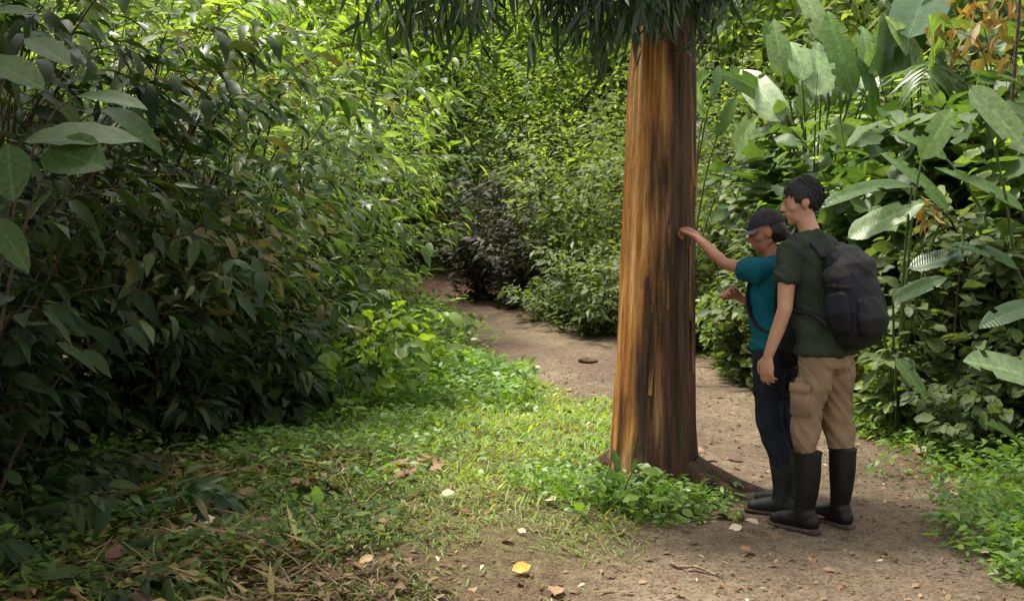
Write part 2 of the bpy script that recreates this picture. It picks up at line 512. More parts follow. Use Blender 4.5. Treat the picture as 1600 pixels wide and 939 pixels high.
def shrub_parts(rng, h, Rr, nst, lps, L, lean=(0, 0), droop=.35, start=.25, arch=.8):
    """stems and leaf frames of a shrub rooted at the origin"""
    P, D, N, LL, paths, rad = [], [], [], [], [], []
    for s in range(nst):
        az = rng.rand() * 2 * PI
        rr = Rr * (.25 + .75 * math.sqrt(rng.rand()))
        hh = h * (.35 + .65 * rng.rand())
        out = np.array([math.cos(az) * rr + lean[0] * hh / h, math.sin(az) * rr + lean[1] * hh / h, 0])
        b0 = np.array([rng.normal(0, .14), rng.normal(0, .14), -.08])
        p2 = b0 + out + np.array([0, 0, hh * (1 - .25 * rng.rand())])
        p1 = b0 + out * .3 + np.array([0, 0, hh * arch * (1 + .25 * rng.rand())])
        pts = bez(b0, p1, p2, 9)
        paths.append(pts)
        rad.append((.006 + .004 * h * rng.rand(), .002))
        t = np.sort(start + (1 - start) * rng.rand(lps))
        tt = t[:, None]
        q = (1 - tt) ** 2 * b0 + 2 * tt * (1 - tt) * p1 + tt * tt * p2
        tan = unit(2 * (1 - tt) * (p1 - b0) + 2 * tt * (p2 - p1))
        side = unit(np.cross(tan, np.array([0, 0, 1.]) + 1e-3))
        sg = np.where(np.arange(lps) % 2 == 0, 1, -1)[:, None]
        spin = rng.normal(0, .5, (lps, 1))
        up = np.cross(side, tan)
        sd = side * np.cos(spin) * sg + up * np.sin(spin)
        # a little twig carries the leaf away from the stem
        tw = rng.rand(lps, 1) * .22 * min(1, Rr)
        d = unit(tan * .55 + sd * .75 + out / (np.linalg.norm(out) + .1) * .35 + np.array([0, 0, -droop]) + rng.normal(0, .18, (lps, 3)))
        P.append(q + sd * tw + np.array([0, 0, -.2]) * tw)
        D.append(d)
        N.append(np.array([0, 0, 1.]) + rng.normal(0, .45, (lps, 3)) + unit(out) * .3)
        LL.append(L * (.4 + .85 * rng.rand(lps)))
    return np.concatenate(P), np.concatenate(D), np.concatenate(N), np.concatenate(LL), paths, rad

NLEAF = [0]
def make_plant(name, loc, label, cat, group, rng, P, D, N, L, paths, rad, kind, mat, nobj=60, stemmat=None, kind_hi=None, stemname='branches'):
    root = empty(name, loc, label, cat, group)
    base = np.array(loc)
    Fm = frames(D, N)
    W = P + base
    # which leaves show largest: near, inside the frame, on the outside towards the camera
    px = 800 + FPX * W[:, 0] / np.maximum(W[:, 1], .5)
    py = 360 - FPX * (W[:, 2] - CAMH) / np.maximum(W[:, 1], .5)
    inside = (px > -20) & (px < 1620) & (py > -20) & (py < 960)
    cen = W.mean(0)
    toc = unit(np.array([0, 0, CAMH]) - cen)
    outer = (W - cen) @ toc
    facing = np.abs(Fm[:, 2, 2] * .2 + (Fm[:, :, 2] @ toc))
    score = np.where(inside, 1, 0) * (L * FPX / np.maximum(W[:, 1], .5)) * (.4 + facing) * (1 + np.clip(outer / (np.std(outer) + 1e-6), -1, 2.5) * .35)
    order = np.argsort(-score)
    obj_idx = [i for i in order[:nobj] if score[i] > 0]
    rest = np.ones(len(P), bool); rest[obj_idx] = False
    hi = kind_hi or kind
    for i in obj_idx:
        k = rng.randint(0, len(TPL[hi]))
        o = bpy.data.objects.new('leaf', leaf_mesh(hi, k, mat))
        COL.objects.link(o)
        o.parent = root
        Mx = Matrix(Fm[i].tolist()).to_4x4()
        o.matrix_local = Matrix.Translation(Vector(P[i])) @ Mx @ Matrix.Scale(float(L[i]), 4)
        NLEAF[0] += 1
    if rest.any():
        v, f, r = merge(TPL[kind], P[rest], Fm[rest], L[rest], rng)
        o = link('foliage', mesh_np('foliage', v, [f], rnd=r), mat, root)
        o['kind'] = 'stuff'
    if paths:
        v, f = tubes(paths, rad)
        link(stemname, mesh_np(stemname, v, [f]), stemmat or M['twig'], root)['kind'] = 'stuff'
    return root

# ---- the thicket of long drooping leaves along the left of the trail
rng = np.random.RandomState(11)
THICKET = [
    # X, Y, h, R, stems, leaves/stem, L, lean, material, label
    (-2.75, 4.9, 2.5, 1.0, 46, 34, .24, (.15, .1), 'thicket_shaded', 'darkest long-leaved shrub at the left edge, nearest the camera'),
    (-3.1, 6.2, 3.1, 1.3, 60, 38, .24, (.35, 0), 'thicket_shaded', 'deeply shaded arching shrub just behind the nearest one on the left'),
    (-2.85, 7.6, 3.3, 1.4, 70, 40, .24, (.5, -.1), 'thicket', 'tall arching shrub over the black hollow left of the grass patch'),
    (-2.55, 9.2, 3.3, 1.4, 70, 40, .24, (.6, -.2), 'thicket_lit', 'arching shrub with pale shiny drooping leaves above the young yellow plant'),
    (-4.3, 8.6, 4.3, 1.6, 70, 40, .25, (.5, 0), 'thicket_lit', 'taller fresh green shrub rising behind the left thicket'),
    (-2.35, 11.0, 3.6, 1.4, 66, 38, .24, (.6, -.2), 'thicket_lit', 'shrub leaning to the trail from the left, middle of the thicket'),
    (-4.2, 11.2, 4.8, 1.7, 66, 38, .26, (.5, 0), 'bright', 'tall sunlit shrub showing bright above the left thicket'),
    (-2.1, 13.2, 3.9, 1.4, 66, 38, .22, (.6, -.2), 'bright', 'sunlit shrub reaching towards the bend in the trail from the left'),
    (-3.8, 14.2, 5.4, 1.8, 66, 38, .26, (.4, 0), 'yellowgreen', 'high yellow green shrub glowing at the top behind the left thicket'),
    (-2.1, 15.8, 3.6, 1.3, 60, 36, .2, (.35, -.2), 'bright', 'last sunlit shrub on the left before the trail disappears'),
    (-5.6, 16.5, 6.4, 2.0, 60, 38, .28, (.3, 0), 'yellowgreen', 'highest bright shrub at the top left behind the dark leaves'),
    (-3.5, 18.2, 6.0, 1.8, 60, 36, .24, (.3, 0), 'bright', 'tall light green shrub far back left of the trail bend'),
]
for (x, y, h, Rr, ns, lps, L, lean, mt, lab) in THICKET:
    P, D, N, LL, pa, ra = shrub_parts(rng, h, Rr, ns, lps, L * .84, lean, droop=.5)
    z = gz(x, y)
    keep = P[:, 2] + z > gz(x, y) + .12
    make_plant('thicket_shrub', (x, y, z), lab, 'shrub', 'long-leaved shrubs of the left thicket', rng,
               P[keep], D[keep], N[keep], LL[keep], pa, ra, 'lance', M[mt], nobj=int(np.interp(y, [5, 18], [150, 40])), kind_hi='lance_hi')

# ---- low dark growth that closes the foot of the thicket
for (x, y, h, Rr, mt, lab) in (
    (-1.8, 8.0, .9, .5, 'thicket_shaded', 'low dark bush at the right end of the black hollow'),
    (-2.3, 4.7, .4, .35, 'thicket_shaded', 'low dark plant in the lower left corner'),
    (-1.75, 4.5, .2, .3, 'thicket_shaded', 'knee-low dark plant at the bottom edge beside the dead twigs'),
    (-2.5, 5.6, .4, .45, 'thicket_shaded', 'dark leafy plant spilling from the thicket over the litter at left'),
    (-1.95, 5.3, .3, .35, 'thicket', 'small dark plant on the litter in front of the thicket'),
    (-3.1, 6.3, 1.0, .65, 'thicket_shaded', 'low dark bush filling the foot of the thicket at far left'),
    (-2.35, 6.9, 1.1, .65, 'thicket_shaded', 'low dark bush in the middle of the black hollow'),
    (-2.15, 7.7, 1.1, .65, 'thicket_shaded', 'low dark bush left of the yellow green plants'),
    (-3.2, 7.2, 1.4, .8, 'thicket_shaded', 'dark bush deep inside the black hollow'),
    (-3.4, 5.6, 1.4, .8, 'thicket_shaded', 'dark bush deep inside the thicket at the left edge'),
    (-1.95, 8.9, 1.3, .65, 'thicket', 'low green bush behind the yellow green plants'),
    (-1.75, 10.4, 1.4, .6, 'thicket_lit', 'low green bush under the leaning shrub'),
    (-1.6, 12.0, 1.4, .6, 'thicket_lit', 'low fresh green bush near the bend in the trail'),
    (-3.3, 9.6, 1.6, .9, 'thicket_shaded', 'dark bush closing the thicket behind the yellow green plants')):
    P, D, N, LL, pa, ra = shrub_parts(rng, h, Rr, 30, 34, .17, (.1, -.1), droop=.5, start=.05, arch=.8)
    z = gz(x, y)
    keep = P[:, 2] > .03
    make_plant('low_bush', (x, y, z), lab, 'bush', 'low bushes at the foot of the left thicket', rng, P[keep], D[keep], N[keep], LL[keep], pa, [(.005, .002)] * len(ra), 'lance', M[mt], nobj=50, kind_hi='lance_hi')

# ---- mid distance bushes behind the trail
MIDB = [
    (1.1, 13.6, 1.5, .8, 'mid', 'low dark bush hugging the left flank of the orange trunk at the trail edge'),
    (.2, 15.8, 2.3, .9, 'dry_shaded', 'low bush on the trail edge between the bend and the trunk'),
    (1.95, 12.6, 2.2, .8, 'mid', 'bush filling the gap between the trunk and the woman'),
    (2.5, 11.0, 1.3, .6, 'bright', 'sunlit low bush at the trail edge behind the woman'),
    (.9, 15.6, 2.9, 1.3, 'soft', 'dense small-leaved bush left of the orange trunk, at the far edge of the trail'),
    (-.1, 18.4, 3.2, 1.3, 'thicket_shaded', 'shaded bush behind the bend where the trail vanishes'),
    (2.2, 15.2, 3.2, 1.4, 'mid', 'dense bush seen just right of the orange trunk'),
    (1.2, 18.2, 4.8, 1.7, 'soft', 'tall light green bush behind the trail left of the trunk'),
    (-1.2, 21.5, 4.8, 1.8, 'soft', 'tall bush above the dark end of the trail'),
    (3.0, 17.8, 4.9, 1.8, 'soft', 'light green bush right of the trunk behind the dense one'),
    (3.9, 13.4, 3.1, 1.3, 'mid', 'bush behind the heads of the two hikers'),
    (2.9, 12.0, 1.7, .9, 'mid', 'low bush behind the outstretched arm'),
    (.2, 22.0, 6.4, 2.0, 'yellowgreen', 'high yellow green bush in the background left of the trunk'),
    (5.4, 15.5, 4.6, 1.7, 'mid', 'tall bush in the right background above the backpack'),
    (-.5, 16.6, 2.3, .8, 'dry_shaded', 'brownish half-dry bush with leaves coloured as in shade at the end of the trail'),
    (.6, 14.6, .8, .5, 'mid', 'small green bush at the foot of the dense background bush'),
]
for (x, y, h, Rr, mt, lab) in MIDB:
    n = int(75 * Rr / 1.3)
    P, D, N, LL, pa, ra = shrub_parts(rng, h, Rr, n, 58, .13, (0, -.1), droop=.25, start=.02, arch=.7)
    z = gz(x, y)
    make_plant('bush', (x, y, z), lab, 'bush', 'bushes in the middle distance', rng, P, D, N, LL, pa, [(.004, .0015)] * len(ra), 'flat' if y > 15 else 'simple', M[mt], nobj=12, kind_hi='oval')

# ---- forest trees behind everything
def crown_mesh(rng, rx, rz, nclump, nper, L, spread=.5, tpl='simple'):
    c = rng.normal(0, 1, (nclump, 3)); c = unit(c) * (rng.rand(nclump, 1) ** .4)
    c = c * np.array([rx, rx, rz])
    P = (c[:, None] + rng.normal(0, spread, (nclump, nper, 3)) * np.array([1, 1, .6])).reshape(-1, 3)
    D = unit(rng.normal(0, 1, P.shape) + np.array([0, 0, -.5]))
    N = np.array([0, 0, 1.]) + rng.normal(0, .5, P.shape)
    v, f, r = merge(TPL[tpl], P, frames(D, N), L * (.6 + .7 * rng.rand(len(P))), rng)
    return mesh_np('crown', v, [f], rnd=r)

def tree_trunk_mesh(rng, h, r0):
    paths, rad = [], []
    wob = np.cumsum(rng.normal(0, .08, (9, 2)), 0)
    tr = np.stack([wob[:, 0], wob[:, 1], np.linspace(-.3, h, 9)], -1)
    paths.append(tr); rad.append((r0, r0 * .4))
    v, f = tubes(paths, rad, 10)
    t = mesh_np('trunk', v, [f])
    paths, rad = [], []
    for i in range(7):
        k = rng.randint(3, 9)
        a = rng.rand() * 2 * PI
        e = tr[k] + np.array([math.cos(a), math.sin(a), .6]) * (1 + rng.rand() * 1.3)
        m = (tr[k] + e) / 2 + np.array([0, 0, -.2])
        paths.append(bez(tr[k], m, e, 6)); rad.append((r0 * .35, r0 * .08))
    v, f = tubes(paths, rad, 5)
    return t, mesh_np('branches', v, [f])

rngT = np.random.RandomState(5)
CROWNS = []
for mt, tp in (('soft', 'flat'), ('bright', 'flat'), ('yellowgreen', 'flat'), ('mid', 'simple')):
    me = crown_mesh(rngT, 2.3, 2.6, 60, 90, .26, .55, tp)
    me.materials.append(M[mt]); CROWNS.append(me)
TR = [tree_trunk_mesh(rngT, 7.5, .16) for _ in range(2)]
for t, b_ in TR:
    t.materials.append(M['farbark']); b_.materials.append(M['farbark'])
FARTREES = [
    (-8.5, 20, 1.05, 1, 4.6, 'light green tree high at the top left'), (-5.6, 22, 1.1, 2, 5.0, 'yellow green tree glowing at the top left'),
    (-2.6, 24, 1.0, 1, 4.0, 'bright tree above the left side of the trail bend'), (-.2, 26, 1.0, 2, 4.6, 'yellow green tree above the end of the trail'),
    (2.0, 23, .95, 0, 4.8, 'mid green tree directly behind the orange trunk'), (4.4, 22, 1.0, 1, 4.4, 'light green tree right of the orange trunk'),
    (7.2, 21, 1.05, 0, 4.5, 'mid green tree behind the paddle leaves'), (9.8, 20, 1.1, 3, 4.2, 'tree with larger leaves at the top right'),
    (-11, 26, 1.3, 0, 5, 'broad tree deep in the forest at far left'), (-7, 29, 1.3, 1, 5.5, 'bright tree deep in the forest on the left'),
    (-3.5, 31, 1.2, 2, 6, 'pale yellow green tree deep in the forest above the trail'), (.6, 32, 1.3, 1, 6, 'tree deep in the forest left of the trunk'),
    (4.8, 30, 1.3, 2, 6, 'yellow tinged tree deep in the forest right of the trunk'), (9, 29, 1.3, 1, 5.5, 'bright tree deep in the forest at right'),
    (13, 27, 1.3, 0, 5, 'dark tree deep in the forest at far right'),
    (-1.0, 24.5, .8, 0, 2.6, 'low-crowned tree closing the end of the trail'), (-4.8, 25, .9, 0, 2.6, 'low-crowned tree behind the left thicket'),
    (3.4, 25.5, .9, 3, 2.6, 'low-crowned tree behind the bushes right of the trunk'), (7.6, 25, .9, 0, 2.6, 'low-crowned tree in the right background'),
    (-9.0, 24, .9, 0, 2.6, 'low-crowned tree behind the far left shrubs'), (11.5, 24, .9, 0, 2.6, 'low-crowned tree behind the far right shrubs'),
]
for i, (x, y, s, ci, ch, lab) in enumerate(FARTREES):
    root = empty('forest_tree', (x, y, gz(x, y)), lab, 'tree', 'forest trees in the background', rz=i * 1.3)
    t, b_ = TR[i % 2]
    a = link('trunk', t, None, root); a.scale = (s, s, s)
    a = link('branches', b_, None, root); a.scale = (s, s, s)
    c = link('crown', CROWNS[ci], None, root, (0, 0, ch)); c.scale = (s * 1.15, s * 1.15, s * 1.15)
SHADE_CROWN = crown_mesh(rngT, 2.6, 1.3, 60, 80, .30, .5, 'oval'); SHADE_CROWN.materials.append(M['thicket'])  # crown for unseen trees added to shade the left side
for x, y, ch, s, lab in ((-6.0, 5.2, 5.9, 1.0, 'unseen tree added to shade the left thicket, its crown above the picture'), (-7.2, 8.6, 7.2, 1.0, 'second unseen tree added to shade the left thicket, further along'), (-4.1, 2.6, 4.9, 1.0, 'unseen young tree added to darken the lower left corner, above the picture')):
    root = empty('added_shade_tree', (x, y, gz(x, y)), lab, 'tree')
    link('trunk', TR[0][0], None, root); link('branches', TR[0][1], None, root)
    link('crown', SHADE_CROWN, None, root, (.3, 0, ch))['kind'] = 'stuff'
# far-off wood that reads as one mass on the rising ground
rngW = np.random.RandomState(3)
nw = 38000
X = rngW.uniform(-34, 34, nw); Y = rngW.uniform(27, 48, nw)
Z = ground_z(X, Y) + rngW.rand(nw) ** 1.2 * (2.5 + 4.5 * vnoise(X * .35, Y * .35))
D = unit(rngW.normal(0, 1, (nw, 3)) + np.array([0, 0, -.4])); N = np.array([0, 0, 1.]) + rngW.normal(0, .5, (nw, 3))
v, f, r = merge(TPL['flat'], np.stack([X, Y, Z], -1), frames(D, N), .45 + .5 * rngW.rand(nw), rngW)
o = link('far_wood', mesh_np('far_wood', v, [f], rnd=r), M['bright'])
tag(o, 'far-off rising wood reading as one green mass behind all trees', 'forest', kind='stuff')

# ------------------------------------------------------------------ the rainbow-barked tree
TX, TY = .83, 6.27
def bark_material():
    m, nt, b = nmat('peeling orange and brown bark')
    L = nt.links.new
    tc = nd(nt, 'ShaderNodeTexCoord')
    def nz(scale, sx, sz, det=6, rough=.65):
        mp = nd(nt, 'ShaderNodeMapping'); mp.inputs['Scale'].default_value = (sx, sx, sz)
        n = nd(nt, 'ShaderNodeTexNoise'); n.inputs['Scale'].default_value = scale; n.inputs['Detail'].default_value = det
        n.inputs['Roughness'].default_value = rough
        L(tc.outputs['Object'], mp.inputs[0]); L(mp.outputs[0], n.inputs['Vector'])
        return n
    streak = nz(6, 2.4, .2, 4, .5); fine = nz(20, 2.5, .25, 8); blot = nz(2.2, 1.6, .7, 5); speck = nz(60, 1, .35, 3)
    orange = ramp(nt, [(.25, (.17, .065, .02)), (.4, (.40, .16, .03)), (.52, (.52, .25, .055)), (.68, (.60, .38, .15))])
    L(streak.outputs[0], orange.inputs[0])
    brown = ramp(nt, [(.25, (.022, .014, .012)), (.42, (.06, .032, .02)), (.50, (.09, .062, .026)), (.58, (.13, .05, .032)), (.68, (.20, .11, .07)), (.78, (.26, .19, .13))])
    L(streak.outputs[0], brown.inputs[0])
    # patches: peeled bark plus painted side light, by position round the stem
    at_ = nd(nt, 'ShaderNodeAttribute', attribute_name='peel_lit')
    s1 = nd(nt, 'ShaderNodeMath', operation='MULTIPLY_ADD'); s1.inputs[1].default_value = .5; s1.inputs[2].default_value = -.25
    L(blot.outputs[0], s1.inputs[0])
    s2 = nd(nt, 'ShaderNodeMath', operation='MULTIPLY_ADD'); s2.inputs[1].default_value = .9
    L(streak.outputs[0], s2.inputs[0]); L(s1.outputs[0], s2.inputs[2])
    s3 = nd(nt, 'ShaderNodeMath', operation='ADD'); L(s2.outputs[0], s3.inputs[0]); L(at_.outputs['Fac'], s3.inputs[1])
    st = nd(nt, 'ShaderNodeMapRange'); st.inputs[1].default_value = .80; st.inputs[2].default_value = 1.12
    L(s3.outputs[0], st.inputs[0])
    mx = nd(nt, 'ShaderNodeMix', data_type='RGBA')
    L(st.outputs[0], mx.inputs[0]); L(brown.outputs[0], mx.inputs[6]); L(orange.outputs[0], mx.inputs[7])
    fr = ramp(nt, [(.3, (.55, .5, .48)), (.6, (1.15, 1.12, 1.1))]); L(fine.outputs[0], fr.inputs[0])
    mu = nd(nt, 'ShaderNodeMix', data_type='RGBA', blend_type='MULTIPLY'); mu.inputs[0].default_value = 1
    L(mx.outputs[2], mu.inputs[6]); L(fr.outputs[0], mu.inputs[7])
    sp = ramp(nt, [(.66, (0, 0, 0)), (.72, (.5, .5, .5))]); L(speck.outputs[0], sp.inputs[0])
    mu2 = nd(nt, 'ShaderNodeMix', data_type='RGBA'); mu2.inputs[7].default_value = (.34, .26, .22, 1)
    L(sp.outputs[0], mu2.inputs[0]); L(mu.outputs[2], mu2.inputs[6])
    L(mu2.outputs[2], b.inputs['Base Color'])
    b.inputs['Roughness'].default_value = .62
    b.inputs['Specular IOR Level'].default_value = .35
    bp = nd(nt, 'ShaderNodeBump'); bp.inputs['Strength'].default_value = 1.0; bp.inputs['Distance'].default_value = .035
    sm = nd(nt, 'ShaderNodeMath', operation='ADD'); L(streak.outputs[0], sm.inputs[0]); L(fine.outputs[0], sm.inputs[1])
    L(sm.outputs[0], bp.inputs['Height']); L(bp.outputs[0], b.inputs['Normal'])
    return m
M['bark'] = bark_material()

def trunk_radius(z):
    return np.interp(z, [-.3, 0, .08, .18, .35, .7, 1.16, 2.62, 5, 9], [.29, .27, .26, .25, .242, .232, .219, .180, .14, .07])
def trunk_r(z, a):
    """radius at height z and angle a (0 = +X), with flutes and root flare"""
    r = trunk_radius(z)
    fl = .022 * np.sin(3 * a + .8 + z * .15) + .014 * np.sin(7 * a + 1.7 + .3 * z) + .008 * np.sin(13 * a + z * .5)
    foot = sstep(.55, 0, z)
    fl = fl * (1 + 1.6 * foot)
    n = (vnoise(a * 6 + 30, z * .9) - .5) * .024 + (vnoise(a * 18 + 7, z * 2.2) - .5) * .014
    return r * (1 + fl * 1.3) + n
def trunk_axis(z):
    return TX + .018 * z, TY + .004 * z
tree = empty('orange_barked_tree', (TX, TY, gz(TX, TY)), 'large tree with peeling orange and brown bark beside the trail, touched by a hand', 'tree')
tz0 = gz(TX, TY)
na, nz_ = 120, 260
zz = np.concatenate([np.linspace(-.25, 3.2, 220), np.linspace(3.3, 9, 40)])
aa = np.linspace(0, 2 * PI, na, endpoint=False)
A, Z = np.meshgrid(aa, zz)
Aper = np.where(A > PI, A - 2 * PI, A)
rr = trunk_r(Z, Aper)
X = .018 * Z + rr * np.cos(A); Y = .004 * Z + rr * np.sin(A)
V = np.stack([X, Y, Z], -1).reshape(-1, 3)
F = []
i = np.arange(len(zz) - 1)[:, None] * na + np.arange(na)[None]
i2 = np.arange(len(zz) - 1)[:, None] * na + (np.arange(na)[None] + 1) % na
F = np.stack([i.ravel(), i2.ravel(), (i2 + na).ravel(), (i + na).ravel()], -1)
# orange flank facing left: peeled bark, with its sunlit side painted in as colour
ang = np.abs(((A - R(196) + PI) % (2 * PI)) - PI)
peel_lit = .97 - ang / R(62) * .5 + .12 * sstep(1.0, 2.4, Z) - .3 * sstep(.4, 0, Z) - .1 * sstep(.9, .4, Z)
link('trunk', mesh_np('trunk', V, [F], extra={'peel_lit': peel_lit.ravel()}), M['bark'], tree)
# roots
def root_mesh(a0, length, r0, bend, hgt=.16):
    n = 12
    t = np.linspace(0, 1, n)
    a = a0 + bend * t
    px = np.cumsum(np.cos(a)) * length / n + math.cos(a0) * .16
    py = np.cumsum(np.sin(a)) * length / n + math.sin(a0) * .16
    gzv = ground_z(TX + px, TY + py) - tz0
    pz = gzv + hgt * (1 - t) ** 2.2 - .02 - .05 * t
    v, f = tubes([np.stack([px, py, pz], -1)], [(r0, r0 * .28)], 10)
    return mesh_np('root', v, [f], extra={'peel_lit': np.full(len(v), .2)})
for a0, ln, r0, be, hg in ((R(-38), .75, .09, R(15), .08), (R(-8), .8, .09, R(-20), .10), (R(240), .38, .06, R(-15), .03), (R(275), .35, .07, R(10), .03), (R(150), .5, .1, 0, .12), (R(60), .6, .1, 0, .12)):
    link('root', root_mesh(a0, ln, r0, be, hg), M['bark'], tree)
# loose strips of bark
rngB = np.random.RandomState(21)
for k in range(11):
    a0 = R(rngB.uniform(245, 350)); z0 = rngB.uniform(.7, 2.5); ln = rngB.uniform(.25, .7); w = rngB.uniform(.008, .018)
    n = 7
    t = np.linspace(0, 1, n)
    pts = []
    for s in (-1, 1):
        zq = z0 - ln * t
        rq = trunk_r(zq, np.full(n, a0 - 2 * PI if a0 > PI else a0)) + .006 + .03 * t ** 3 * rngB.rand() + (.004 if s > 0 else 0)
        aq = a0 + s * w / .21 * (1 - .5 * t) + .02 * np.sin(t * 5)
        pts.append(np.stack([.018 * zq + rq * np.cos(aq), .004 * zq + rq * np.sin(aq), zq], -1))
    V = np.concatenate(pts); F = np.array([(j, j + 1, j + 1 + n, j + n) for j in range(n - 1)])
    link('bark_strip', mesh_np('bark_strip', V, [F], extra={'peel_lit': np.full(len(V), .42)}), M['bark'], tree)

# hanging dark foliage of that tree across the top of the picture
P, D, N, LL, paths, rad = [], [], [], [], [], []
rngE = np.random.RandomState(8)
SPR = []
for px_, py_, Yd, n in ((575, 5, 5.8, 3), (640, 22, 5.7, 4), (690, 28, 5.6, 5), (735, 14, 5.7, 4), (790, 12, 5.6, 4), (845, 22, 5.8, 4), (900, 12, 5.9, 5),
                        (935, 28, 5.8, 6), (975, 8, 5.85, 7), (1000, 4, 5.7, 6), (1040, 6, 5.75, 6), (1070, 18, 5.8, 5), (1090, 0, 5.9, 4), (1130, -20, 6.0, 3), (1180, -40, 6.1, 3)):
    for _ in range(n):
        SPR.append(at(px_ + rngE.normal(0, 16), py_ + rngE.normal(0, 16) + 14, Yd + rngE.normal(0, .18)))
for tipp in SPR:
    ztop = 3.6 + rngE.rand() * .8
    cx = trunk_axis(ztop)
    src = np.array([cx[0], cx[1], ztop + tz0])
    e = tipp
    mid = np.array([e[0] * .75 + src[0] * .25, e[1] * .75 + src[1] * .25, src[2] + .25])
    pts = bez(src, mid, e, 12)
    paths.append(pts - np.array([TX, TY, tz0])); rad.append((.024, .002))
    n = 80
    t = .55 + .45 * rngE.rand(n)
    tt = t[:, None]
    q = (1 - tt) ** 2 * src + 2 * tt * (1 - tt) * mid + tt * tt * e
    tan = unit(2 * (1 - tt) * (mid - src) + 2 * tt * (e - mid))
    d = unit(tan * .3 + np.array([0, 0, -1.0]) + rngE.normal(0, .42, (n, 3)))
    P.append(q + rngE.normal(0, .05, (n, 3))); D.append(d); N.append(rngE.normal(0, 1, (n, 3))); LL.append(.18 * (.6 + .6 * rngE.rand(n)))
P = np.concatenate(P); D = np.concatenate(D); N = np.concatenate(N); LL = np.concatenate(LL)
Fm = frames(D, N)
Pl = P - np.array([TX, TY, tz0])
py_ = 360 - FPX * (P[:, 2] - CAMH) / P[:, 1]
order = np.argsort(-py_)[:290]
rest = np.ones(len(P), bool); rest[order] = False
for i in order:
    o = bpy.data.objects.new('leaf', leaf_mesh('narrow', int(rngE.randint(0, 2)), M['euc']))
    COL.objects.link(o); o.parent = tree
    o.matrix_local = Matrix.Translation(Vector(Pl[i])) @ Matrix(Fm[i].tolist()).to_4x4() @ Matrix.Scale(float(LL[i]), 4)
# the rest of the crown above the frame
cm_n = 5200
Q = np.stack([rngE.normal(0, 1.3, cm_n), rngE.normal(.3, 1.2, cm_n), rngE.uniform(4.6, 8.6, cm_n)], -1)
Dq = unit(np.array([0, 0, -1.]) + rngE.normal(0, .5, (cm_n, 3)))
v, f, r = merge(TPL['narrow'], np.concatenate([Pl[rest], Q]), np.concatenate([Fm[rest], frames(Dq, rngE.normal(0, 1, (cm_n, 3)))]),
                np.concatenate([LL[rest], .2 + .1 * rngE.rand(cm_n)]), rngE)
o = link('crown', mesh_np('crown', v, [f], rnd=r), M['euc'], tree); o['kind'] = 'stuff'
v, f = tubes(paths, rad, 5)
link('branches', mesh_np('branches', v, [f]), M['twig'], tree)

# ------------------------------------------------------------------ paddle-leaved plants on the right, pinnate palms
def paddle_mesh(length, width, droop, rngp, splits=3, n=16):
    """a big banana-like blade along +Y, with a raised midrib, torn edge"""
    t = np.linspace(0, 1, n + 1)
    prof = np.minimum(1, (t / .18) ** .6) * np.where(t > .6, np.abs(np.cos((t - .6) / .4 * PI / 2)) ** .75, 1.0)
    prof = np.maximum(prof, .02) * width / 2
    V = []
    for i in range(n + 1):
        y = t[i] * length
        z = -droop * length * t[i] ** 2
        jag = 1 + .03 * math.sin(i * 1.1) + rngp.uniform(-.02, .02)
        for u in (-1, -.5, 0, .5, 1):
            V.append((u * prof[i] * jag, y * (1 - .3 * droop * t[i]), z + abs(u) * prof[i] * .35 - u * u * prof[i] * .2 + (.0 if u else -.006)))
    F = []
    cuts = set()
    for _ in range(splits):
        cuts.add((rngp.randint(3, n - 2), rngp.choice([0, 3])))
    for i in range(n):
        for j in range(4):
            if (i, j) in cuts: continue
            a = i * 5 + j
            F.append((a, a + 1, a + 6, a + 5))
    return np.array(V), np.array(F)

rngP = np.random.RandomState(31)
PADM = {}
def pad_variant(k):
    if k not in PADM:
        w, d = [(.30, .12), (.26, .35), (.34, .6), (.22, .2)][k]
        v, f = paddle_mesh(1.0, w, d, rngP)
        PADM[k] = (v, f)
    return PADM[k]
_padme = {}
def pad_mesh(k, mat):
    if (k, mat.name) not in _padme:
        v, f = pad_variant(k)
        me = mesh_np('leaf', v, [f]); me.materials.append(mat); _padme[(k, mat.name)] = me
    return _padme[(k, mat.name)]

def paddle_plant(base, leaves, label, group='paddle-leaved plants', name='banana_plant', cat='banana plant'):
    """leaves: list of (start, end, normal, variant, material)"""
    bx, by = base
    b0 = np.array([bx, by, gz(bx, by)])
    root = empty(name, tuple(b0), label, cat, group)
    for (s, e, nrm, k, mt, wf) in leaves:
        s = np.asarray(s, float); e = np.asarray(e, float)
        Ln = np.linalg.norm(e - s)
        Fm = frames(unit(e - s)[None], np.asarray(nrm, float)[None])[0]
        o = bpy.data.objects.new('leaf', pad_mesh(k, M[mt])); COL.objects.link(o); o.parent = root
        o.matrix_local = Matrix.Translation(Vector(s - b0)) @ Matrix(Fm.tolist()).to_4x4() @ Matrix.Diagonal((Ln * wf, Ln, Ln, 1))
        mid = b0 * .5 + s * .5; mid[2] = max(mid[2], s[2] * .75); mid[:2] = b0[:2] * .7 + s[:2] * .3
        pts = bez(b0 + np.array([rngP.normal(0, .05), rngP.normal(0, .05), -.05]), mid, s, 8) - b0
        # the petiole runs on as midrib under the blade
        rib = np.array([s + (e - s) * q + Fm[:, 2] * (-[.12, .35, .6, .2][k] * Ln * q * q - .008) - (e - s) * .3 * [.12, .35, .6, .2][k] * q * q for q in np.linspace(.05, .9, 7)]) - b0
        v, f = tubes([np.concatenate([pts, rib])], [(.012, .003)], 6)
        link('leaf_stalk', mesh_np('leaf_stalk', v, [f]), M['greenstem'], root)
    return root

UP = (0, -.5, 1)
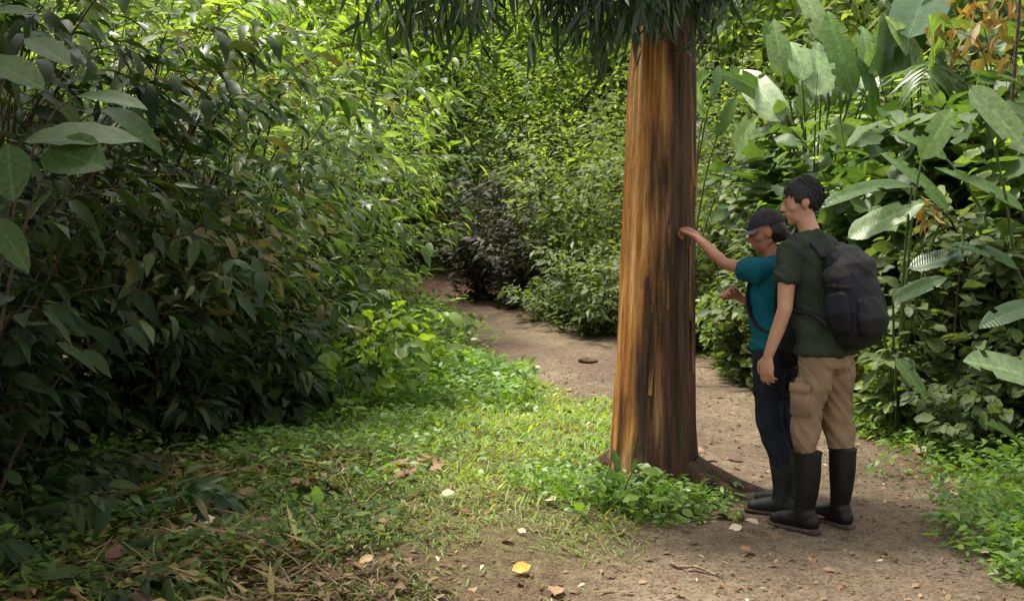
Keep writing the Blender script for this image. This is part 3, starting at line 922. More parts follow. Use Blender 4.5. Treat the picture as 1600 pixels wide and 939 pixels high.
# near right, above and beside the backpack
paddle_plant((2.75, 7.6), [
    (at(1425, 292, 7.2), at(1285, 268, 6.9), (0, -.5, 1), 1, 'paddle', .8),
    (at(1325, 372, 7.1), at(1445, 305, 7.0), (0, -.8, 1), 0, 'paddle_pale', 1.2),
    (at(1395, 470, 7.0), at(1480, 425, 6.9), (0, -.7, 1), 0, 'paddle', 1.2),
    (at(1420, 420, 7.2), at(1540, 380, 7.1), (0, -.7, 1), 0, 'paddle_deep', 1.1), (at(1400, 560, 6.9), at(1455, 620, 6.7), (0, -.9, .6), 3, 'paddle', 1.3),
    (at(1440, 250, 7.4), at(1500, 150, 7.6), (0, -.9, .5), 3, 'paddle', 1.3),
    (at(1480, 330, 7.4), at(1390, 215, 7.6), (.5, -.8, .5), 3, 'paddle', 1.2),
], 'arching paddle-leaved plant directly behind the backpack wearer')
paddle_plant((3.7, 7.4), [
    (at(1515, 135, 7.2), at(1622, 240, 7.0), (-.3, -.8, .8), 0, 'paddle_pale', 1.1),
    (at(1480, 250, 7.6), at(1400, 190, 7.7), (.3, -.8, .5), 3, 'paddle', 1.1),
    (at(1600, 330, 7.3), at(1470, 235, 7.5), (.4, -.8, .6), 3, 'paddle', .9),
    (at(1590, 420, 7.0), at(1500, 350, 7.0), (0, -.6, 1), 1, 'paddle_deep', 1.2),
], 'tall plant with a wide pale leaf hanging at the right edge')
paddle_plant((3.25, 6.2), [
    (at(1640, 600, 5.9), at(1515, 548, 5.7), (0, -.7, 1), 0, 'paddle_pale', 1.4),
    (at(1600, 700, 6.0), at(1560, 640, 5.7), (0, -.7, 1), 3, 'paddle', 1.3),
    (at(1640, 480, 6.1), at(1540, 470, 5.9), (0, -.5, 1), 1, 'paddle_deep', 1.3),
], 'low plant with one wide pale leaf at the right edge below shoulder height')
# upright clumps at the top right
def clump(base, pxs, Yd, label, mats, hgt=(95, 170), up=True):
    lv = []
    for i, (px_, py_, dx, dy, k) in enumerate(pxs):
        s = at(px_, py_, Yd + rngP.normal(0, .2)); e = at(px_ + dx, py_ + dy, Yd + rngP.normal(0, .3))
        lv.append((s, e, (rngP.normal(0, .5), -1, .35), k, mats[i % len(mats)], 1.25))
        jx, jy = rngP.uniform(-45, 45), rngP.uniform(-5, 70)
        lv.append((at(px_ + jx, py_ + jy, Yd + rngP.normal(.1, .3)), at(px_ + jx + dx * .8 + rngP.uniform(-30, 30), py_ + jy + dy * .85, Yd + rngP.normal(.1, .3)),
                   (rngP.normal(0, .6), -1, .35), int(rngP.randint(0, 4)), mats[(i + 1) % len(mats)], 1.2))
    return paddle_plant(base, lv, label)
clump((3.1, 11.0), [(1245, 135, -55, -110, 3), (1225, 120, -18, -95, 0), (1275, 150, 10, -100, 0), (1330, 150, -35, -150, 3), (1360, 125, -5, -95, 0), (1205, 160, -60, -60, 3), (1290, 70, -40, -120, 3)],
      10.8, 'upright clump of pale paddle leaves right of the orange trunk', ['paddle', 'paddle_pale', 'paddle_pale', 'paddle', 'paddle_pale'])
clump((4.0, 10.6), [(1375, 125, 30, -130, 0), (1390, 120, 75, -140, 3), (1440, 110, -40, -90, 3), (1455, 145, 25, -120, 0), (1475, 190, 10, -150, 3), (1420, 60, 40, -110, 0)],
      10.4, 'upright clump of dark paddle leaves at the top right', ['paddle_deep', 'paddle_deep', 'paddle_pale', 'paddle', 'paddle_deep'])
clump((1.62, 10.2), [(1100, 175, -28, -60, 0), (1112, 150, 20, -55, 3), (1120, 215, 30, -70, 3)],
      9.9, 'small pale paddle-leaved plant against the right flank of the orange trunk', ['paddle_pale', 'paddle', 'paddle'])

def palm_shrub(base, nfr, flen, label, mt='palm', tilt=.6, nobj=0, L=.24, h0=.5, seed=1, sector=None):
    r_ = np.random.RandomState(seed)
    bx, by = base
    b0 = np.array([0, 0, 0.])
    P, D, N, LL, paths, rad = [], [], [], [], [], []
    for k in range(nfr):
        az = (sector[0] + (sector[1] - sector[0]) * r_.rand()) if sector else k * 2.4 + r_.rand() * .5
        o_ = np.array([math.cos(az), math.sin(az), 0])
        fl = flen * (.75 + .4 * r_.rand()); tl = tilt * (.6 + .8 * r_.rand())
        p0 = np.array([0, 0, -.05]); p1 = o_ * fl * .25 + np.array([0, 0, h0 + fl * .8 * tl * 1.3]); p2 = o_ * fl * .95 + np.array([0, 0, h0 + fl * .6 * tl])
        paths.append(bez(p0, p1, p2, 10)); rad.append((.014, .003))
        n = 26
        t = np.linspace(.35, 1, n)[:, None]
        q = (1 - t) ** 2 * p0 + 2 * t * (1 - t) * p1 + t * t * p2
        tan = unit(2 * (1 - t) * (p1 - p0) + 2 * t * (p2 - p1))
        side = unit(np.cross(tan, np.array([0, 0, 1.])))
        for sg in (-1, 1):
            P.append(q); D.append(unit(side * sg + tan * .65 + np.array([0, 0, -.35]) + r_.normal(0, .06, (n, 3))))
            N.append(np.cross(side, tan) + r_.normal(0, .1, (n, 3)))
            LL.append(L * (np.sin(np.linspace(.5, 2.9, n)) * .8 + .3) * flen)
    P = np.concatenate(P); D = np.concatenate(D); N = np.concatenate(N); LL = np.concatenate(LL)
    return make_plant('palm_shrub', (bx, by, gz(bx, by)), label, 'palm', 'young palms with feathered fronds', r_, P, D, N, LL, paths, rad, 'leaflet', M[mt], nobj=nobj, stemmat=M['greenstem'], stemname='frond_stalk')
palm_shrub((4.1, 10.4), 13, 1.7, 'young feather-leaved palm high behind the man', seed=1, nobj=90, tilt=.9, h0=.5)
palm_shrub((3.9, 9.0), 12, 1.6, 'young feather-leaved palm above the backpack', seed=2, nobj=80, tilt=.8, h0=.5)
palm_shrub((4.6, 11.5), 12, 2.3, 'tall feather-leaved palm in the upper right', seed=3, nobj=60, tilt=1.0, h0=.9)
palm_shrub((3.0, 12.6), 12, 1.4, 'feather-leaved palm right of the trunk at mid distance', seed=4, nobj=50, tilt=1.0, h0=.5)
palm_shrub((4.3, 7.4), 9, 1.2, 'low feather-leaved palm at the right edge', seed=6, nobj=60, tilt=.5, h0=.2)
palm_shrub((-4.6, 12.8), 10, 2.1, 'feather-leaved palm rising out of the left thicket', seed=5, nobj=20, tilt=1.2, h0=2.6, mt='bright')

RIGHTB = [
    (2.75, 9.5, 2.2, .8, 'mid', .13, 'tall bush behind the heads of the hikers'),
    (3.5, 9.3, 2.8, .8, 'paddle_soft', .36, 'broad-leaved bush between the arching leaf and the palms'),
    (4.3, 8.7, 3.1, .9, 'paddle_soft', .40,
     'tall broad-leaved bush in front of the palms at upper right'),
    (3.05, 10.4, 2.9, .8, 'paddle_soft', .34, 'broad-leaved bush rising left of the dark paddle leaves'),
    (5.3, 10.4, 3.9, 1.0, 'paddle_soft', .42, 'tall broad-leaved bush at the upper right'),
    (2.7, 11.4, 2.9, .9, 'mid', .15, 'tall bush under the upright paddle leaves'),
    (3.0, 7.9, .8, .45, 'bright', .12, 'small bright bush at the trail edge beside the khaki trousers'),
    (3.05, 7.0, .7, .4, 'mid', .11, 'small bush in front of the bare plant stalks on the right'),
    (3.35, 7.7, 1.9, .6, 'mid', .16, 'upright bush right beside the backpack'),
    (4.1, 7.9, 2.6, .8, 'bright', .18, 'light green bush at the right edge above the wide pale leaf'),
    (3.4, 9.6, 2.6, .9, 'bright', .17, 'light green bush above the man\'s head'),
    (3.15, 8.6, 1.5, .8, 'mid', .17, 'leafy bush behind the legs of the backpack wearer'),
    (3.8, 8.2, 2.0, .9, 'mid', .17, 'leafy bush right of the backpack with a dark hollow below'),
    (4.6, 9.2, 2.9, 1.2, 'mid', .19, 'dense bush at the right edge behind the palms'),
    (3.6, 6.9, 1.1, .55, 'mid', .15, 'low bush at the right edge above the bright grass'),
    (5.2, 12.5, 4.2, 1.6, 'bright', .2, 'tall light bush at the upper right'),
    (3.6, 11.2, 2.4, 1.0, 'mid', .17, 'bush between the palms and the paddle leaves'),
    (2.35, 10.3, 1.1, .5, 'mid', .14, 'small bush beside the trail behind the woman'),
]
rng = np.random.RandomState(77)
for (x, y, h, Rr, mt, L, lab) in RIGHTB:
    P, D, N, LL, pa, ra = shrub_parts(rng, h, Rr, int(46 * Rr + 10), 40, L, (-.1, -.1), droop=.35, start=.15, arch=.7)
    make_plant('leafy_bush', (x, y, gz(x, y)), lab, 'bush', 'bushes on the right of the trail', rng, P, D, N, LL, pa, ra, 'oval', M[mt], nobj=90, kind_hi='oval_hi')

# dry hanging leaves and a thin bare stem at the top right
def dry_cluster(base, px_, py_, Yd, n, label, mat, L=.35, name='dead_frond', cat='dead frond', spread=22):
    r_ = np.random.RandomState(int(px_))
    b0 = np.array([base[0], base[1], gz(*base)])
    c = at(px_, py_, Yd)
    P = c + r_.normal(0, 1, (n, 3)) * np.array([spread, spread, spread * .8]) / FPX * Yd - b0
    D = unit(np.array([0, 0, -1.]) + r_.normal(0, .5, (n, 3))); N = r_.normal(0, 1, (n, 3)) + np.array([0, -1, 0])
    LL = L * (.6 + .6 * r_.rand(n))
    st = [bez(np.array([0, 0, -.05]), (c - b0) * np.array([.2, .2, 1.0]), P[i], 10) for i in range(min(n, 5))]
    root = make_plant(name, tuple(b0), label, cat, None, r_, P, D, N, LL, [], [], 'lance', mat, nobj=min(n, 60), kind_hi='lance_hi')
    for p_ in st:
        v, f = tubes([p_], [(.012, .003)])
        link('stem', mesh_np('stem', v, [f]), M['twig'], root)
    return root
dry_cluster((4.6, 10.0), 1535, 45, 9.6, 70, 'dry brown and orange hanging leaves on a thin stalk at the top right', M['straw'], L=.22, spread=32)
dry_cluster((3.55, 8.0), 1440, 325, 7.2, 14, 'small plant with orange and yellow bracts right of the man\'s head', M['orange'], .14, 'bract_plant', 'flowering plant', 14)
dry_cluster((4.0, 8.1), 1590, 375, 7.6, 16, 'plant with red-brown withered leaves at the right edge', M['deadleaf'], .2, 'withered_plant', 'withered plant', 12)
dry_cluster((-2.6, 16.6), 535, 98, 15.0, 7, 'single cluster of red flowers high in the left thicket', M['orange'], .16, 'flowering_vine', 'flowering vine', 7)
root = empty('bare_stem', (4.2, 9.0, gz(4.2, 9.0)), 'thin dark bare upright stem at the top right edge', 'sapling')
v, f = tubes([np.array([(0, 0, -.1), (.02, 0, 1.2), (-.03, 0, 2.4), (.03, 0, 3.6), (0, 0, 4.6)])], [(.022, .01)], 8)
link('stem', mesh_np('stem', v, [f]), M['twig'], root)
v, f = tubes([np.array([(-.03, 0, 2.5), (.2, 0, 2.9), (.3, -.1, 3.5)])], [(.008, .003)], 8)
link('branch', mesh_np('branch', v, [f]), M['twig'], root)

# ------------------------------------------------------------------ big leaves at the left edge, young plant by the thicket
def broad_plant(name, base, lv, label, cat, group, mat, tplk='broad_hi', stem='twig'):
    b0 = np.array([base[0], base[1], gz(*base)])
    root = empty(name, tuple(b0), label, cat, group)
    paths, rad = [], []
    for (s, e, nrm, wf) in lv:
        s = np.asarray(s); e = np.asarray(e)
        Ln = float(np.linalg.norm(e - s))
        Fm = frames(unit(e - s)[None], np.asarray(nrm, float)[None])[0]
        k = rngP.randint(0, 2)
        o = bpy.data.objects.new('leaf', leaf_mesh(tplk, k, mat)); COL.objects.link(o); o.parent = root
        o.matrix_local = Matrix.Translation(Vector(s - b0)) @ Matrix(Fm.tolist()).to_4x4() @ Matrix.Diagonal((Ln * wf, Ln, Ln, 1))
        m = (s - b0) * np.array([.35, .35, .95])
        paths.append(bez(np.array([0, 0, -.05]), m, s - b0, 8)); rad.append((.009, .003))
    for p_, r_ in zip(paths, rad):
        v, f = tubes([p_], [r_], 6)
        link('stem', mesh_np('stem', v, [f]), M[stem], root)
    return root
rr_ = np.random.RandomState(4)
M['broad'] = leafmat('broad shaded leaf', [(.045, .085, .025), (.06, .11, .03)], rough=.5, trans=.25, under=1.3, spec=.3, veins=.9)
lv = [(at(35, 222, 3.9), at(225, 205, 4.0), (0, -.6, 1), .85), (at(70, 232, 3.95), at(160, 255, 3.8), (.1, -.9, .6), 1.2), (at(12, 225, 3.6), at(18, 312, 3.5), (.1, -1, .2), 1.25),
      (at(-30, 90, 3.9), at(70, 130, 3.8), (0, -.6, 1), .9), (at(40, 60, 4.2), at(110, 95, 4.1), (0, -.6, 1), .9), (at(120, 150, 4.3), at(230, 160, 4.2), (0, -.6, 1), .6),
      (at(-10, 340, 3.8), at(40, 410, 3.7), (.2, -.8, .5), .8), (at(160, 170, 4.4), at(260, 210, 4.3), (0, -.6, 1), .6), (at(-20, 20, 4), at(60, 15, 4), (0, -.6, 1), .9)]
broad_plant('broadleaf_sapling', (-2.15, 4.1), lv, 'sapling with wide dull green leaves reaching in at the left edge', 'sapling', None, M['broad'])
for (x, y, h, Rr, ns, lab) in ((-1.25, 8.7, .95, .55, 20, 'young plant with rounded yellow green leaves at the foot of the left thicket'),
                           (-1.75, 8.2, .75, .5, 14, 'smaller yellow green plant half under the left thicket'),
                           (-1.0, 9.9, .8, .55, 16, 'yellow green plant beside the far end of the grass patch')):
    P, D, N, LL, pa, ra = shrub_parts(rr_, h, Rr, ns, 9, .17, (.05, -.1), droop=.25, start=.45, arch=.9)
    make_plant('young_plant', (x, y, gz(x, y)), lab, 'plant', 'young plants along the left thicket', rr_, P, D, N, LL, pa, [(.007, .002)] * len(ra), 'oval', M['yellowgreen'], nobj=160, kind_hi='oval_hi', stemmat=M['greenstem'])

# ------------------------------------------------------------------ grass, herbs, litter
rngG = np.random.RandomState(101)
def scatter(n, x0, x1, y0, y1, dens, power=1.0):
    u = rngG.rand(n)
    # more samples near the camera
    y = y0 + (y1 - y0) * u ** power
    lim0 = np.maximum(x0, -.56 * y - .4); lim1 = np.minimum(x1, .56 * y + .4)
    x = lim0 + (lim1 - lim0) * rngG.rand(n)
    k = rngG.rand(n) < dens(x, y)
    return x[k], y[k]

def tree_clear(x, y, r=.34):
    return np.hypot(x - TX, y - TY) > r

def meadow(x, y):   # the bright patch left of the trunk, and the right verge
    p = pathness(x, y)
    left = sstep(-2.4, -1.0, x) * sstep(1.4, .6, x) * sstep(5.0, 6.6, y) * sstep(12.5, 9.5, y)
    right = sstep(2.2, 2.8, x) * sstep(5.2, 5.8, y) * sstep(10, 8, y)
    return np.clip(left + right, 0, 1) * sstep(.3, -.15, p)

def verge(x, y):
    p = pathness(x, y)
    return sstep(.25, -.3, p)

def scat_obj(name, x, y, tpl, L, lean, mat, label, cat, lift=0.0, flat=False):
    n = len(x)
    z = ground_z(x, y) + lift
    if flat:
        a = rngG.rand(n) * 2 * PI
        D = np.stack([np.cos(a), np.sin(a), rngG.normal(0, .18, n)], -1)
        N = np.array([0, 0, 1.]) + rngG.normal(0, .25, (n, 3))
    else:
        a = rngG.rand(n) * 2 * PI
        D = np.stack([np.cos(a) * lean, np.sin(a) * lean, np.ones(n)], -1) + rngG.normal(0, .15, (n, 3))
        N = np.stack([-np.cos(a), -np.sin(a), np.full(n, .4)], -1)
    v, f, r = merge(TPL[tpl], np.stack([x, y, z], -1), frames(D, N), L, rngG)
    o = link(name, mesh_np(name, v, [f], rnd=r), mat)
    tag(o, label, cat, kind='stuff')
    return o

# short grass
x, y = scatter(150000, -3, 4.2, 4.0, 13, lambda x, y: (np.clip(meadow(x, y) * (.35 + .65 * vnoise(x * 3, y * 3)), 0, 1)) * tree_clear(x, y), 1.4)
scat_obj('grass', x, y, 'blade', .05 + .07 * rngG.rand(len(x)) * (.5 + vnoise(x * 2, y * 2)), .7, M['grass'], 'short bright green grass on the patch beside the trail', 'grass')
x, y = scatter(160000, -3, 4.2, 3.7, 11, lambda x, y: verge(x, y) * sstep(.12, .5, vnoise(x * 2.2 + 4, y * 2.2)) * .5 * tree_clear(x, y), 1.3)
scat_obj('grass', x, y, 'blade', .04 + .06 * rngG.rand(len(x)), 1.0, M['drygrass'], 'thin yellowing grass on the trodden verge', 'grass')
# small herbs: ground cover leaves held a little above the soil
def herbs(n, region, dens, L, mat, label, h=.07, pw=1.3):
    x, y = scatter(n, *region, dens, pw)
    a = rngG.rand(len(x)) * 2 * PI
    z = ground_z(x, y) + rngG.rand(len(x)) * h * (.4 + 1.2 * vnoise(x * 2.5 + 8, y * 2.5))
    D = np.stack([np.cos(a), np.sin(a), rngG.normal(.15, .3, len(x))], -1)
    N = np.array([0, -.2, 1.]) + rngG.normal(0, .4, (len(x), 3))
    v, f, r = merge(TPL['flat'], np.stack([x, y, z], -1), frames(D, N), L * (.6 + .8 * rngG.rand(len(x))), rngG)
    o = link('ground_cover', mesh_np('ground_cover', v, [f], rnd=r), mat)
    tag(o, label, 'ground cover', kind='stuff')
herbs(26000, (-2.6, .9, 5.4, 12), lambda x, y: meadow(x, y) * sstep(-.2, -.9, x) * .9 + .2 * verge(x, y) * sstep(-2.2, -1.6, x) * sstep(5.6, 6.4, y), .055, M['herb'], 'lush low herbs at the left of the grass patch', .12)
herbs(36000, (-3.4, .1, 3.9, 9), lambda x, y: verge(x, y) * np.maximum(sstep(-1.0, -2.0, x), sstep(-.2, -1.2, x) * sstep(6.3, 5.3, y)) * .8 * sstep(.25, .6, vnoise(x * 1.6, y * 1.6)), .06, M['herb_shaded'], 'dark green low herbs in the shade at lower left', .13)
herbs(18000, (2.0, 4.6, 4.4, 11), lambda x, y: sstep(.4, -.1, pathness(x, y)) * .95, .06, M['herb'], 'bright low herbs along the right verge', .16)
herbs(9000, (-.3, 1.5, 5.1, 6.4), lambda x, y: sstep(.85, .4, np.hypot(x - TX + .15, (y - TY + .25) * 1.0)) * sstep(1.4, 1.0, x) * .8 * tree_clear(x, y, .3), .045, M['herb'], 'low herbs round the foot of the orange trunk', .1, 1.0)
herbs(16000, (-3.5, 6, 11, 22), lambda x, y: verge(x, y) * .9, .10, M['herb_shaded'], 'low undergrowth along the far part of the trail', .35, 1.0)
herbs(12000, (-1.9, .2, 8.5, 15), lambda x, y: verge(x, y) * sstep(-2.2, -1.2, x) * .8, .085, M['herb'], 'sunlit undergrowth along the left edge of the trail', .3, 1.0)

x, y = scatter(5200, -3.2, -.2, 3.9, 9, lambda x, y: verge(x, y) * sstep(-.3, -1.1, x) * sstep(.3, .7, vnoise(x * 2 + 1, y * 2)), 1.2)
scat_obj('grass', x, y, 'blade', .08 + .12 * rngG.rand(len(x)), 1.0, M['herb_shaded'], 'arching grass blades in the shade at lower left', 'grass')
x, y = scatter(5000, -3.2, -.2, 3.9, 6.3, lambda x, y: .8 * sstep(-.5, -1.2, x) * sstep(.35, .7, vnoise(x * 1.5 + 6, y * 2 + 3)), 1.2)
scat_obj('dry_grass', x, y, 'blade', .12 + .22 * rngG.rand(len(x)), 1.6, M['straw'], 'tangle of dry tan stalks in the lower left litter', 'dry grass', lift=.02)
x, y = scatter(15000, -3.3, .4, 3.9, 7.2, lambda x, y: .5 * sstep(.3, -.8, x) * sstep(.25, .65, vnoise(x * 1.5 + 6, y * 2 + 3)), 1.2)
scat_obj('leaf_litter', x, y, 'simple', .03 + .07 * rngG.rand(len(x)) ** 2, 0, M['deadleaf2'], 'curled brown leaves piled among the lower left herbs', 'leaf litter', lift=.05, flat=True)
# litter: dead leaf fragments on soil and trail
x, y = scatter(20000, -3.4, 4.5, 3.8, 12, lambda x, y: (.16 + .5 * sstep(.35, -.1, pathness(x, y)) * sstep(.4, .7, vnoise(x * 1.4 + 2, y * 1.4)) + .2 * sstep(-.2, -1.3, x) * sstep(6, 5, y)) * tree_clear(x, y, .33), 1.3)
scat_obj('leaf_litter', x, y, 'flat', .02 + .045 * rngG.rand(len(x)), 0, M['deadleaf'], 'scattered brown leaf litter over the forest floor', 'leaf litter', lift=.012, flat=True)
x, y = scatter(1100, -2.0, 4.0, 3.9, 8, lambda x, y: .16 + 0 * x, 1.3)
scat_obj('leaf_litter', x, y, 'flat', .015 + .03 * rngG.rand(len(x)), 0, M['paleleaf'], 'small pale leaf flecks over the trail and verge', 'leaf litter', lift=.014, flat=True)

def on_ground(px_, py_):
    Y = 8.0
    for _ in range(30):
        p = at(px_, py_, Y)
        dz = p[2] - gz(p[0], Y)
        slope = (CAMH - p[2]) / Y
        Y += dz / max(slope, .03) * .7
    return at(px_, py_, Y)

def fallen(px_, py_, L, mat, label, cat='fallen leaf', n=1, group=None, spread=.06, name='fallen_leaf', seed=0):
    p = on_ground(px_, py_)
    r_ = np.random.RandomState(int(px_ + py_) + seed)
    if n == 1:
        a = r_.rand() * 6.28
        Fm = frames(np.array([[math.cos(a), math.sin(a), .25]]), np.array([[0, -.6, 1.]]))[0]
        o = bpy.data.objects.new(name, leaf_mesh('oval_hi', int(r_.randint(0, 2)), mat)); COL.objects.link(o)
        o.matrix_world = Matrix.Translation(Vector((p[0], p[1], p[2] + .02))) @ Matrix(Fm.tolist()).to_4x4() @ Matrix.Diagonal((L * 1.3, L, L, 1))
        tag(o, label, cat, group)
    else:
        root = empty(name, (p[0], p[1], p[2]), label, cat, group)
        for k in range(n):
            a = r_.rand() * 6.28
            Fm = frames(np.array([[math.cos(a), math.sin(a), r_.uniform(0, .5)]]), np.array([[r_.normal(0, .4), -.4, 1.]]))[0]
            o = bpy.data.objects.new('leaf', leaf_mesh('oval_hi', int(r_.randint(0, 2)), mat)); COL.objects.link(o); o.parent = root
            q = Vector((r_.normal(0, spread), r_.normal(0, spread), .015 + .02 * k / n * 3))
            o.matrix_local = Matrix.Translation(q) @ Matrix(Fm.tolist()).to_4x4() @ Matrix.Diagonal((L * 1.2, L, L, 1))
fallen(800, 898, .09, M['yellowleaf'], 'bright yellow curled leaf lying on the verge at bottom centre', n=1)
fallen(655, 745, .12, M['deadleaf'], 'heap of curled brown dead leaves below the bright grass', 'leaf heap', n=12, spread=.09, name='dead_leaf_heap')
fallen(470, 775, .12, M['deadleaf'], 'patch of brown dead leaves left of the heap', 'leaf heap', n=10, spread=.1, name='dead_leaf_heap')
fallen(555, 893, .07, M['orange'], 'orange-brown curled dead leaf at the bottom, left of the yellow one', n=2, spread=.03)
fallen(690, 778, .07, M['paleleaf'], 'pale tan leaf beside the brown leaf heap', n=1)
fallen(855, 785, .09, M['paleleaf'], 'pale pinkish leaf left of the orange tree foot', n=1)
fallen(822, 838, .05, M['paleleaf'], 'tiny whitish leaf above the yellow leaf', n=1)
fallen(1158, 828, .08, M['paleleaf'], 'pale yellow leaf in front of the man\'s boots', n=2, spread=.03)
fallen(1490, 778, .07, M['paleleaf'], 'whitish leaf on the trail right of the boots', n=1)
fallen(1545, 870, .06, M['paleleaf'], 'whitish leaf on the trail at lower right', n=1)
fallen(1110, 718, .12, M['deadleaf'], 'red-brown leaf on the trail right of the trunk foot', n=3, spread=.04)
fallen(1430, 712, .1, M['paleleaf'], 'pair of pale dry leaves at the edge of the right verge', n=3, spread=.08)
fallen(1215, 795, .06, M['orange'], 'small orange leaf beside the woman\'s boot', n=1)
fallen(75, 770, .1, M['orange'], 'orange-brown upright dead leaf in the lower left corner', n=3, spread=.05)
fallen(320, 830, .1, M['paleleaf'], 'curled pale dead leaf among the lower left litter', n=3, spread=.05)
fallen(180, 880, .13, M['deadleaf'], 'large heap of brown dead leaves at lower left', 'leaf heap', n=26, spread=.2, name='dead_leaf_heap')
fallen(60, 860, .12, M['deadleaf'], 'brown dead leaves in the lower left corner', 'leaf heap', n=16, spread=.15, name='dead_leaf_heap')
fallen(300, 900, .12, M['straw'], 'tan dead leaves at the bottom left of the picture', 'leaf heap', n=14, spread=.15, name='dead_leaf_heap')

rL = np.random.RandomState(66)
cnt = 0
while cnt < 90:
    yy = rL.uniform(4.1, 10.5) ** 1.0; xx = rL.uniform(-.5 * yy, .5 * yy)
    pp_ = pathness(np.array([xx]), np.array([yy]))[0]
    if math.hypot(xx - TX, yy - TY) < .45 or xx < -2.6: continue
    if pp_ > .25 and rL.rand() < .45: continue
    cnt += 1
    a = rL.rand() * 6.28
    Fm = frames(np.array([[math.cos(a), math.sin(a), rL.normal(0, .2)]]), np.array([[rL.normal(0, .3), -.2, 1.]]))[0]
    Ls = rL.uniform(.05, .11)
    o = bpy.data.objects.new('fallen_leaf', leaf_mesh('oval_hi', int(rL.randint(0, 2)), M['deadleaf'])); COL.objects.link(o)
    o.matrix_world = Matrix.Translation(Vector((xx, yy, gz(xx, yy) + .022))) @ Matrix(Fm.tolist()).to_4x4() @ Matrix.Diagonal((Ls * 1.2, Ls, Ls * 1.3, 1))
    if pp_ > 0: zone = 'the bare trail in front of the hikers' if yy < 5.4 else ('the trail beside the trunk and hikers' if yy < 7.5 else 'the far trail beyond the trunk')
    elif xx > 1.2: zone = 'the green verge right of the trail'
    elif yy < 5.6: zone = 'the trodden verge along the bottom of the picture'
    elif yy < 7.5: zone = 'the grass left of the orange trunk'
    else: zone = 'the sunlit grass by the left thicket'
    tag(o, 'brown fallen leaf curling on ' + zone, 'fallen leaf', 'brown leaves on ' + zone)
# pebbles and crumbs of soil on the trail
bmp = bmesh.new(); bmesh.ops.create_icosphere(bmp, subdivisions=1, radius=1.0)
pv = np.array([v_.co[:] for v_ in bmp.verts]); pf_ = np.array([[v_.index for v_ in f_.verts] for f_ in bmp.faces]); bmp.free()
x, y = scatter(5200, -1, 4.2, 3.9, 11, lambda x, y: .25 + .6 * sstep(-.2, .3, pathness(x, y)), 1.3)
n_ = len(x)
sz_ = .003 + .009 * rngG.rand(n_) ** 2.5
Vp = pv[None] * (1 + .35 * (rngG.rand(n_, len(pv), 1) - .5)) * (sz_[:, None, None] * np.array([1.2, 1, .7])) + np.stack([x, y, ground_z(x, y) + sz_ * .2], -1)[:, None]
Fp = pf_[None] + (np.arange(n_) * len(pv))[:, None, None]
o = link('pebbles', mesh_np('pebbles', Vp.reshape(-1, 3), [Fp.reshape(-1, 3)], smooth=False), plain('crumbled earth', (.22, .16, .11), (.1, .07, .05), scale=3, bump=0)); tag(o, 'small stones and crumbs of earth on the trail', 'pebbles', kind='stuff')
# fallen sticks
def stick(p_px, q_px, r0, label, lift=.02, arch=.0):
    a = on_ground(*p_px); b_ = on_ground(*q_px)
    m = (a + b_) / 2 + np.array([.03, 0, lift + arch])
    a = a + np.array([0, 0, lift]); b_ = b_ + np.array([0, 0, lift])
    pts = bez(a, m, b_, 9); pts = pts + rngG.normal(0, .006, pts.shape)
    v, f = tubes([pts - a], [(r0, r0 * .5)], 7)
    o = link('fallen_stick', mesh_np('fallen_stick', v, [f]), M['deadwood'], None, tuple(a))
    tag(o, label, 'stick')
stick((205, 775), (300, 890), .016, 'pale broken stick slanting down through the lower left litter', .05, .05)
stick((330, 845), (400, 920), .01, 'thin pale twig right of the slanting stick')
stick((100, 880), (250, 850), .012, 'brown twig lying flat in the lower left litter', .04)
stick((1050, 885), (1130, 905), .009, 'short dark twig on the bare trail at bottom')
stick((470, 440 + 190), (520, 700), .008, 'thin twig among the shaded herbs')
tw_p, tw_r = [], []
for _ in range(150):
    yy = rL.uniform(4.0, 6.8); xx = rL.uniform(-.52 * yy, -.12 * yy)
    a = rL.rand() * 6.28; l_ = rL.uniform(.08, .35)
    p0 = np.array([xx, yy, gz(xx, yy) + rL.uniform(.01, .06)]); x1, y1 = xx + math.cos(a) * l_, yy + math.sin(a) * l_
    p2 = np.array([x1, y1, gz(x1, y1) + rL.uniform(.02, .16)])
    tw_p.append(bez(p0, (p0 + p2) / 2 + rL.normal(0, .03, 3), p2, 6)); tw_r.append((.005, .0015))
v, f = tubes(tw_p, tw_r, 5)
o = link('dead_twigs', mesh_np('dead_twigs', v, [f]), M['deadwood']); tag(o, 'tangle of thin dead twigs in the lower left undergrowth', 'twigs', kind='stuff')
# small clod on the far trail
bm = bmesh.new(); bmesh.ops.create_icosphere(bm, subdivisions=3, radius=.08)
for v_ in bm.verts:
    n_ = mnoise.noise(v_.co * 12)
    v_.co *= 1 + .35 * n_; v_.co.z *= .5; v_.co.x *= 1.35
me = bpy.data.meshes.new('stone'); bm.to_mesh(me); bm.free()
for p_ in me.polygons: p_.use_smooth = True
p = on_ground(918, 566)
o = link('stone', me, M['stone'], None, (p[0], p[1], p[2] + .02)); tag(o, 'dark brown stone lying alone on the far trail', 'stone')

